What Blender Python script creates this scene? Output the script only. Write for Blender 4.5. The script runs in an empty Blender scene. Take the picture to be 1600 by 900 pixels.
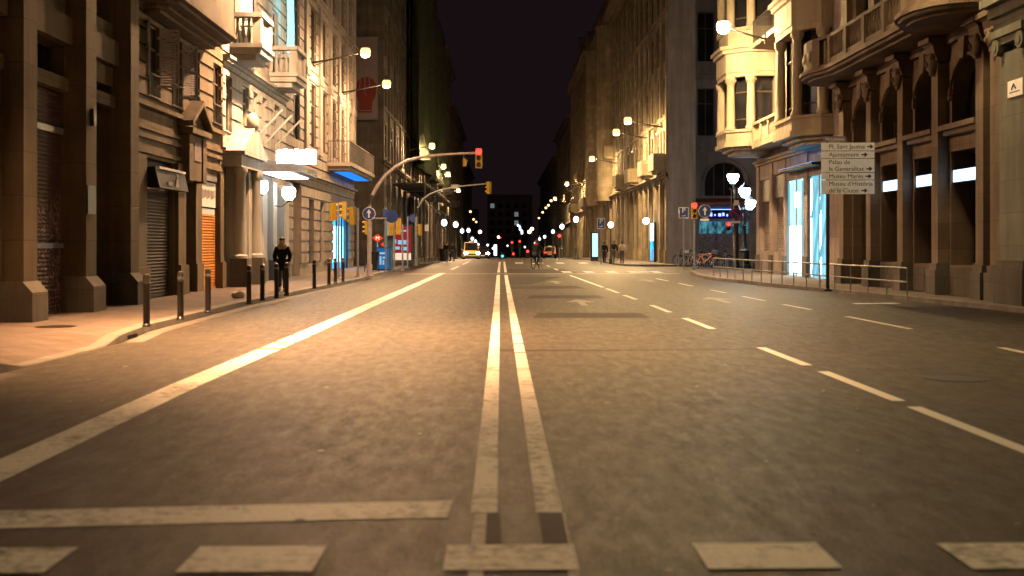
import bpy, bmesh, math, random
from mathutils import Vector, Matrix
R = math.radians
random.seed(11)
S = bpy.context.scene
COL = S.collection
H, F, CX, CY = 1.55, 1800.0, 785.0, 380.0      # eye height, focal length and vanishing point of the photograph

def PX(px, D): return (px - CX) * D / F
def PZ(py, D): return H - (py - CY) * D / F
def gz(y): return 0.0 if y < 105 else -0.011 * (y - 105)   # the street falls away beyond the crest

# ------------------------------------------------------------------ object helpers
def link(o, parent=None):
    COL.objects.link(o)
    if parent is not None: o.parent = parent
    return o

def tag(o, label=None, cat=None, group=None, kind=None):
    if label: o['label'] = label
    if cat: o['category'] = cat
    if group: o['group'] = group
    if kind: o['kind'] = kind
    return o

def thing(name, label, cat, loc=(0, 0, 0), rz=0.0, group=None):
    o = bpy.data.objects.new(name, None)
    o.empty_display_size = 0.2
    o.location = loc; o.rotation_euler = (0, 0, rz)
    link(o)
    return tag(o, label, cat, group)

def copy_tree(o, parent=None):
    c = o.copy(); COL.objects.link(c); c.parent = parent
    for ch in list(o.children): copy_tree(ch, c)
    return c

class MB:
    def __init__(self): self.bm = bmesh.new()
    def v(self, p): return self.bm.verts.new(p)
    def quad(self, *pts):
        try: return self.bm.faces.new([self.v(p) for p in pts])
        except ValueError: return None
    def box(self, x0, x1, y0, y1, z0, z1, mtx=None):
        c = [(x0,y0,z0),(x1,y0,z0),(x1,y1,z0),(x0,y1,z0),(x0,y0,z1),(x1,y0,z1),(x1,y1,z1),(x0,y1,z1)]
        if mtx is not None: c = [mtx @ Vector(p) for p in c]
        v = [self.v(p) for p in c]
        for f in ((3,2,1,0),(4,5,6,7),(0,1,5,4),(1,2,6,5),(2,3,7,6),(3,0,4,7)):
            self.bm.faces.new([v[i] for i in f])
        return self
    def prism(self, poly, d0, d1, plane='xz'):
        def m(p, d):
            a, b = p
            return {'xz': (a, d, b), 'xy': (a, b, d), 'yz': (d, a, b)}[plane]
        A = [self.v(m(p, d0)) for p in poly]; B = [self.v(m(p, d1)) for p in poly]
        self.bm.faces.new(A); self.bm.faces.new(B[::-1])
        n = len(poly)
        for i in range(n):
            self.bm.faces.new([A[i], B[i], B[(i+1) % n], A[(i+1) % n]])
        return self
    def ring(self, c, r, t, seg, up=Vector((0, 0, 1))):
        t = t.normalized()
        if abs(t.dot(up)) > 0.95: up = Vector((1, 0, 0))
        a = t.cross(up).normalized(); b = t.cross(a).normalized()
        return [self.v(c + r * (math.cos(2*math.pi*k/seg) * a + math.sin(2*math.pi*k/seg) * b)) for k in range(seg)]
    def tube(self, pts, r, seg=8, closed=False):
        pts = [Vector(p) for p in pts]; n = len(pts)
        rs = r if isinstance(r, (list, tuple)) else [r] * n
        rings = []
        for i, p in enumerate(pts):
            if closed: t = pts[(i+1) % n] - pts[i-1]
            else: t = pts[min(i+1, n-1)] - pts[max(i-1, 0)]
            rings.append(self.ring(p, rs[i], t, seg))
        for i in range(n if closed else n - 1):
            A, B = rings[i], rings[(i+1) % n]
            for k in range(seg):
                self.bm.faces.new([A[k], A[(k+1) % seg], B[(k+1) % seg], B[k]])
        if not closed:
            self.bm.faces.new(rings[0][::-1]); self.bm.faces.new(rings[-1])
        return self
    def lathe(self, prof, c=(0, 0, 0), seg=14, mtx=None):
        rings = []
        for r, z in prof:
            ps = [Vector((r*math.cos(2*math.pi*k/seg), r*math.sin(2*math.pi*k/seg), z)) for k in range(seg)]
            if mtx is not None: ps = [mtx @ p for p in ps]
            rings.append([self.v(p + Vector(c)) for p in ps])
        for A, B in zip(rings, rings[1:]):
            for k in range(seg):
                self.bm.faces.new([A[k], A[(k+1) % seg], B[(k+1) % seg], B[k]])
        self.bm.faces.new(rings[0][::-1]); self.bm.faces.new(rings[-1])
        return self
    def ell(self, c, rx, ry, rz, seg=14, rows=9, lo=-90, hi=90):
        prof = []
        for i in range(rows):
            a = R(lo + (hi - lo) * i / (rows - 1))
            prof.append((max(math.cos(a), 0.02), math.sin(a)))
        return self.lathe(prof, c, seg, Matrix.Diagonal((rx, ry, rz)))
    def add_mesh(self, me, mtx=None):
        n = len(self.bm.verts)
        self.bm.from_mesh(me)
        if mtx is not None:
            self.bm.verts.ensure_lookup_table()
            for v in self.bm.verts[n:]: v.co = mtx @ v.co
        return self
    def build(self, name, mat, parent=None, smooth=True, bevel=0.0, loc=None, rot=None):
        if bevel > 0:
            es = [e for e in self.bm.edges if len(e.link_faces) == 2 and e.calc_face_angle(0) > 0.5]
            bmesh.ops.bevel(self.bm, geom=es, offset=bevel, segments=2, profile=0.5, affect='EDGES', clamp_overlap=True)
        bmesh.ops.recalc_face_normals(self.bm, faces=self.bm.faces)
        me = bpy.data.meshes.new(name)
        self.bm.to_mesh(me); self.bm.free()
        me.materials.append(MT[mat] if isinstance(mat, str) else mat)
        if smooth:
            me.shade_smooth(); me.set_sharp_from_angle(angle=R(38))
        o = bpy.data.objects.new(name, me)
        if loc: o.location = loc
        if rot: o.rotation_euler = rot
        return link(o, parent)

def split_build(mb, name, mat, parent, **kw):
    """one object per separate piece (pieces whose boxes touch stay together)"""
    bm = mb.bm; bm.verts.index_update(); seen = set(); isl = []
    for v0 in bm.verts:
        if v0 in seen: continue
        st = [v0]; seen.add(v0); cur = []
        while st:
            v = st.pop(); cur.append(v)
            for e in v.link_edges:
                o = e.other_vert(v)
                if o not in seen: seen.add(o); st.append(o)
        lo = [min(v.co[i] for v in cur) for i in range(3)]; hi = [max(v.co[i] for v in cur) for i in range(3)]
        isl.append((cur, lo, hi))
    grp = list(range(len(isl)))
    def find(i):
        while grp[i] != i: i = grp[i]
        return i
    for i in range(len(isl)):
        for j in range(i):
            if all(isl[i][1][k] - .012 <= isl[j][2][k] and isl[j][1][k] - .012 <= isl[i][2][k] for k in range(3)): grp[find(i)] = find(j)
    out = []
    for r in sorted({find(i) for i in range(len(isl))}):
        m = MB(); mp = {}
        for i in range(len(isl)):
            if find(i) == r:
                for v in isl[i][0]: mp[v] = m.v(v.co)
        for f in bm.faces:
            if f.verts[0] in mp:
                try: m.bm.faces.new([mp[v] for v in f.verts])
                except ValueError: pass
        out.append(m.build(name, mat, parent, **kw))
    bm.free(); return out

def text_mesh(s, size, ext=0.004, align='LEFT', off=0.0):
    c = bpy.data.curves.new('lettering', 'FONT')
    c.body = s; c.size = size; c.extrude = ext; c.align_x = align; c.resolution_u = 3; c.offset = off
    o = bpy.data.objects.new('lettering', c); COL.objects.link(o)
    dg = bpy.context.evaluated_depsgraph_get()
    me = bpy.data.meshes.new_from_object(o.evaluated_get(dg))
    bpy.data.objects.remove(o); bpy.data.curves.remove(c)
    return me

UPRIGHT = Matrix.Rotation(R(90), 4, 'X')     # text plane xy -> xz, facing -y

def skin_mesh(verts, edges, radii, sub=2, root=0):
    me = bpy.data.meshes.new('sk'); me.from_pydata(verts, edges, [])
    o = bpy.data.objects.new('sk', me); COL.objects.link(o)
    m = o.modifiers.new('s', 'SKIN'); m.use_smooth_shade = True
    for i, r in enumerate(radii):
        d = me.skin_vertices[0].data[i]
        d.radius = r if isinstance(r, tuple) else (r, r)
        d.use_root = (i == root)
    o.modifiers.new('u', 'SUBSURF').levels = sub
    dg = bpy.context.evaluated_depsgraph_get()
    out = bpy.data.meshes.new_from_object(o.evaluated_get(dg))
    bpy.data.objects.remove(o); bpy.data.meshes.remove(me)
    return out

# ------------------------------------------------------------------ materials
def newmat(name):
    m = bpy.data.materials.new(name); m.use_nodes = True
    nt = m.node_tree
    return m, nt, nt.nodes['Principled BSDF']

def N(nt, t, **kw):
    n = nt.nodes.new(t)
    for k, v in kw.items():
        if k in n.inputs: n.inputs[k].default_value = v
        else: setattr(n, k, v)
    return n

def mixc(nt, fac, a, b, bt='MIX'):
    n = nt.nodes.new('ShaderNodeMix'); n.data_type = 'RGBA'; n.blend_type = bt
    for sock, v in ((n.inputs[0], fac), (n.inputs[6], a), (n.inputs[7], b)):
        if hasattr(v, 'links'): nt.links.new(v, sock)
        elif isinstance(v, (int, float)): sock.default_value = v
        else: sock.default_value = (*v, 1)
    return n.outputs[2]

def ramp(nt, src, p0, p1):
    n = nt.nodes.new('ShaderNodeMapRange'); n.inputs[1].default_value = p0; n.inputs[2].default_value = p1
    nt.links.new(src, n.inputs[0]); return n.outputs[0]

def noise(nt, vec, scale, detail=4, rough=0.55):
    n = N(nt, 'ShaderNodeTexNoise', Scale=scale, Detail=detail, Roughness=rough)
    nt.links.new(vec, n.inputs['Vector']); return n.outputs['Fac']

def mapping(nt, scale=(1, 1, 1)):
    tc = N(nt, 'ShaderNodeTexCoord'); mp = N(nt, 'ShaderNodeMapping'); mp.inputs['Scale'].default_value = scale
    nt.links.new(tc.outputs['Object'], mp.inputs['Vector']); return mp.outputs['Vector']

def sc(c, k): return tuple(min(1, x * k) for x in c)

def M_paint(name, col, rough=0.5, metal=0.0, var=0.2, scale=6, bump=0.0):
    m, nt, p = newmat(name)
    v = mapping(nt)
    f = noise(nt, v, scale, 5)
    nt.links.new(mixc(nt, ramp(nt, f, 0.3, 0.7), sc(col, 1 - var), sc(col, 1 + var)), p.inputs['Base Color'])
    p.inputs['Roughness'].default_value = rough; p.inputs['Metallic'].default_value = metal
    if max(col) < 0.03: p.inputs['Specular IOR Level'].default_value = 0.2
    if bump:
        b = N(nt, 'ShaderNodeBump', Strength=bump, Distance=0.01)
        nt.links.new(noise(nt, v, scale * 8, 3), b.inputs['Height']); nt.links.new(b.outputs[0], p.inputs['Normal'])
    return m

def M_stone(name, col, bw=0.9, bh=0.45, mortar=0.010, var=0.22, bump=0.6, mort=0.55, stain=0.45):
    m, nt, p = newmat(name)
    tc = N(nt, 'ShaderNodeTexCoord'); sp = N(nt, 'ShaderNodeSeparateXYZ'); nt.links.new(tc.outputs['Object'], sp.inputs[0])
    ad = N(nt, 'ShaderNodeMath', operation='ADD'); nt.links.new(sp.outputs[0], ad.inputs[0]); nt.links.new(sp.outputs[1], ad.inputs[1])
    cb = N(nt, 'ShaderNodeCombineXYZ'); nt.links.new(ad.outputs[0], cb.inputs[0]); nt.links.new(sp.outputs[2], cb.inputs[1])
    br = N(nt, 'ShaderNodeTexBrick')
    br.inputs['Scale'].default_value = 1.0; br.inputs['Brick Width'].default_value = bw; br.inputs['Row Height'].default_value = bh
    br.inputs['Mortar Size'].default_value = mortar; br.inputs['Mortar Smooth'].default_value = 0.3
    br.inputs['Color1'].default_value = (*sc(col, 1 - var), 1); br.inputs['Color2'].default_value = (*sc(col, 1 + var), 1)
    br.inputs['Mortar'].default_value = (*sc(col, mort), 1)
    nt.links.new(cb.outputs[0], br.inputs['Vector'])
    big = noise(nt, tc.outputs['Object'], 0.7, 6, 0.6)
    st = N(nt, 'ShaderNodeMapping'); st.inputs['Scale'].default_value = (2.2, 2.2, 0.22); nt.links.new(tc.outputs['Object'], st.inputs[0])
    streak = noise(nt, st.outputs[0], 1.0, 5, 0.6)
    c = mixc(nt, ramp(nt, big, 0.35, 0.75), br.outputs['Color'], sc(col, 1 - stain))
    c2 = mixc(nt, 1.0, c, mixc(nt, ramp(nt, streak, 0.4, 0.62), (0.78, 0.75, 0.72), (1.04, 1.04, 1.04)), 'MULTIPLY')
    nt.links.new(c2, p.inputs['Base Color'])
    p.inputs['Roughness'].default_value = 0.85
    fine = noise(nt, tc.outputs['Object'], 22, 5, 0.65)
    sm = N(nt, 'ShaderNodeMath', operation='MULTIPLY_ADD'); sm.inputs[1].default_value = -1.0
    nt.links.new(br.outputs['Fac'], sm.inputs[0]); 
    fs = N(nt, 'ShaderNodeMath', operation='MULTIPLY'); fs.inputs[1].default_value = 0.5; nt.links.new(fine, fs.inputs[0])
    nt.links.new(fs.outputs[0], sm.inputs[2])
    b = N(nt, 'ShaderNodeBump', Strength=bump, Distance=0.02)
    nt.links.new(sm.outputs[0], b.inputs['Height']); nt.links.new(b.outputs[0], p.inputs['Normal'])
    return m

def M_emit(name, col, strength, sample=True):
    m = bpy.data.materials.new(name); m.use_nodes = True
    nt = m.node_tree; nt.nodes.remove(nt.nodes['Principled BSDF'])
    e = N(nt, 'ShaderNodeEmission'); e.inputs[0].default_value = (*col, 1); e.inputs[1].default_value = strength
    nt.links.new(e.outputs[0], nt.nodes['Material Output'].inputs[0])
    if not sample: m.cycles.emission_sampling = 'NONE'
    return m

def M_glow(name, col, strength, dark=0.35, scale=1.2, sample=True):
    """a lit shop interior or light box with brighter and dimmer areas of its own"""
    m = bpy.data.materials.new(name); m.use_nodes = True
    nt = m.node_tree; nt.nodes.remove(nt.nodes['Principled BSDF'])
    v = mapping(nt, (1.3, 1.3, 0.5))
    f = noise(nt, v, scale, 3)
    e = N(nt, 'ShaderNodeEmission'); e.inputs[1].default_value = strength
    nt.links.new(mixc(nt, ramp(nt, f, 0.35, 0.6), sc(col, dark), col), e.inputs[0])
    nt.links.new(e.outputs[0], nt.nodes['Material Output'].inputs[0])
    if not sample: m.cycles.emission_sampling = 'NONE'
    return m

def M_shutter(name, col, graf, amount=0.5, scale=2.2):
    """roll-down shutter slats; graffiti strokes come from banded noise contours"""
    m, nt, p = newmat(name)
    tc = N(nt, 'ShaderNodeTexCoord')
    v = tc.outputs['Object']
    n1 = noise(nt, v, scale, 2, 0.5)
    w = N(nt, 'ShaderNodeMath', operation='PINGPONG'); w.inputs[1].default_value = 0.05; nt.links.new(n1, w.inputs[0])
    line = ramp(nt, w.outputs[0], 0.014, 0.006)
    sp = N(nt, 'ShaderNodeSeparateXYZ'); nt.links.new(v, sp.inputs[0])
    low = ramp(nt, sp.outputs[2], 2.7, 2.2)
    mu = N(nt, 'ShaderNodeMath', operation='MULTIPLY'); nt.links.new(line, mu.inputs[0]); nt.links.new(low, mu.inputs[1])
    m2 = N(nt, 'ShaderNodeMath', operation='MULTIPLY'); m2.inputs[1].default_value = amount; nt.links.new(mu.outputs[0], m2.inputs[0])
    dirt = noise(nt, v, 1.4, 5)
    base = mixc(nt, ramp(nt, dirt, 0.3, 0.7), sc(col, 0.65), sc(col, 1.2))
    nt.links.new(mixc(nt, m2.outputs[0], base, graf), p.inputs['Base Color'])
    p.inputs['Roughness'].default_value = 0.55; p.inputs['Metallic'].default_value = 0.2
    return m

def M_asphalt():
    m, nt, p = newmat('asphalt')
    tc = N(nt, 'ShaderNodeTexCoord'); v = tc.outputs['Object']
    grain = noise(nt, v, 45, 4, 0.75)
    fine = noise(nt, v, 130, 2, 0.8)
    big = noise(nt, v, 0.35, 5, 0.6)
    mp = N(nt, 'ShaderNodeMapping'); mp.inputs['Scale'].default_value = (0.9, 0.035, 1); nt.links.new(v, mp.inputs[0])
    lanes = noise(nt, mp.outputs[0], 1.6, 5, 0.6)
    mid = noise(nt, v, 14, 3, 0.7)
    gm = N(nt, 'ShaderNodeMapping'); gm.inputs['Scale'].default_value = (1, 0.30, 1); nt.links.new(v, gm.inputs[0])
    agg = noise(nt, gm.outputs[0], 48, 3, 0.8); agg2 = noise(nt, gm.outputs[0], 7, 4, 0.75)
    c = mixc(nt, ramp(nt, grain, 0.36, 0.66), (0.010, 0.0090, 0.0073), (0.086, 0.075, 0.055))
    c = mixc(nt, 1.0, c, mixc(nt, ramp(nt, mid, 0.32, 0.68), (0.76, 0.75, 0.74), (1.16, 1.14, 1.10)), 'MULTIPLY')
    c = mixc(nt, 1.0, c, mixc(nt, ramp(nt, big, 0.3, 0.72), (0.66, 0.66, 0.66), (1.18, 1.16, 1.12)), 'MULTIPLY')
    c = mixc(nt, 1.0, c, mixc(nt, ramp(nt, lanes, 0.35, 0.65), (0.68, 0.67, 0.67), (1.16, 1.15, 1.12)), 'MULTIPLY')
    c = mixc(nt, 1.0, c, mixc(nt, ramp(nt, agg, 0.34, 0.66), (0.62, 0.61, 0.60), (1.36, 1.33, 1.26)), 'MULTIPLY')
    c = mixc(nt, 1.0, c, mixc(nt, ramp(nt, agg2, 0.34, 0.66), (0.88, 0.87, 0.86), (1.10, 1.08, 1.05)), 'MULTIPLY')
    blot = noise(nt, v, 2.3, 4, 0.6)
    c = mixc(nt, ramp(nt, blot, 0.66, 0.74), c, (0.026, 0.025, 0.024))
    gum = N(nt, 'ShaderNodeTexVoronoi', Scale=1.7); nt.links.new(v, gum.inputs['Vector'])
    rag = N(nt, 'ShaderNodeMath', operation='MULTIPLY_ADD'); rag.inputs[1].default_value = 0.05; nt.links.new(mid, rag.inputs[0]); nt.links.new(gum.outputs['Distance'], rag.inputs[2])
    c = mixc(nt, ramp(nt, rag.outputs[0], 0.064, 0.052), c, (0.12, 0.11, 0.095))
    nt.links.new(c, p.inputs['Base Color'])
    nt.links.new(ramp2(nt, agg2, 0.3, 0.7, 0.62, 0.44), p.inputs['Roughness'])
    p.inputs['Specular IOR Level'].default_value = 0.2
    b = N(nt, 'ShaderNodeBump', Strength=0.8, Distance=0.008)
    ad = N(nt, 'ShaderNodeMath', operation='ADD'); nt.links.new(grain, ad.inputs[0]); nt.links.new(fine, ad.inputs[1])
    nt.links.new(ad.outputs[0], b.inputs['Height']); nt.links.new(b.outputs[0], p.inputs['Normal'])
    return m

def ramp2(nt, src, p0, p1, a, b):
    n = nt.nodes.new('ShaderNodeMapRange')
    for i, val in enumerate((p0, p1, a, b)): n.inputs[i + 1].default_value = val
    nt.links.new(src, n.inputs[0]); return n.outputs[0]

def M_marking(name, col=(0.62, 0.60, 0.55), wear=0.5):
    m, nt, p = newmat(name)
    tc = N(nt, 'ShaderNodeTexCoord'); v = tc.outputs['Object']
    f = noise(nt, v, 9, 6, 0.75)
    big = noise(nt, v, 1.1, 3, 0.6)
    ad = N(nt, 'ShaderNodeMath', operation='MULTIPLY_ADD'); ad.inputs[1].default_value = 0.6
    nt.links.new(big, ad.inputs[0]); nt.links.new(f, ad.inputs[2])
    w = ramp(nt, ad.outputs[0], 0.92 - 0.18 * wear, 1.14 - 0.14 * wear)
    dirt = noise(nt, v, 28, 4, 0.7)
    c = mixc(nt, ramp(nt, dirt, 0.3, 0.75), sc(col, 0.72), col)
    nt.links.new(mixc(nt, w, c, (0.10, 0.092, 0.084)), p.inputs['Base Color'])
    p.inputs['Roughness'].default_value = 0.6
    b = N(nt, 'ShaderNodeBump', Strength=0.3, Distance=0.004)
    nt.links.new(dirt, b.inputs['Height']); nt.links.new(b.outputs[0], p.inputs['Normal'])
    return m

def M_glass(name, col=(0.012, 0.012, 0.014), rough=0.12):
    m, nt, p = newmat(name)
    v = mapping(nt)
    f = noise(nt, v, 0.9, 3)
    nt.links.new(mixc(nt, ramp(nt, f, 0.3, 0.7), sc(col, 0.6), sc(col, 1.8)), p.inputs['Base Color'])
    p.inputs['Roughness'].default_value = rough; p.inputs['Specular IOR Level'].default_value = 0.3
    b = N(nt, 'ShaderNodeBump', Strength=0.05, Distance=0.05)
    nt.links.new(noise(nt, v, 1.6, 2), b.inputs['Height']); nt.links.new(b.outputs[0], p.inputs['Normal'])
    return m

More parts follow.
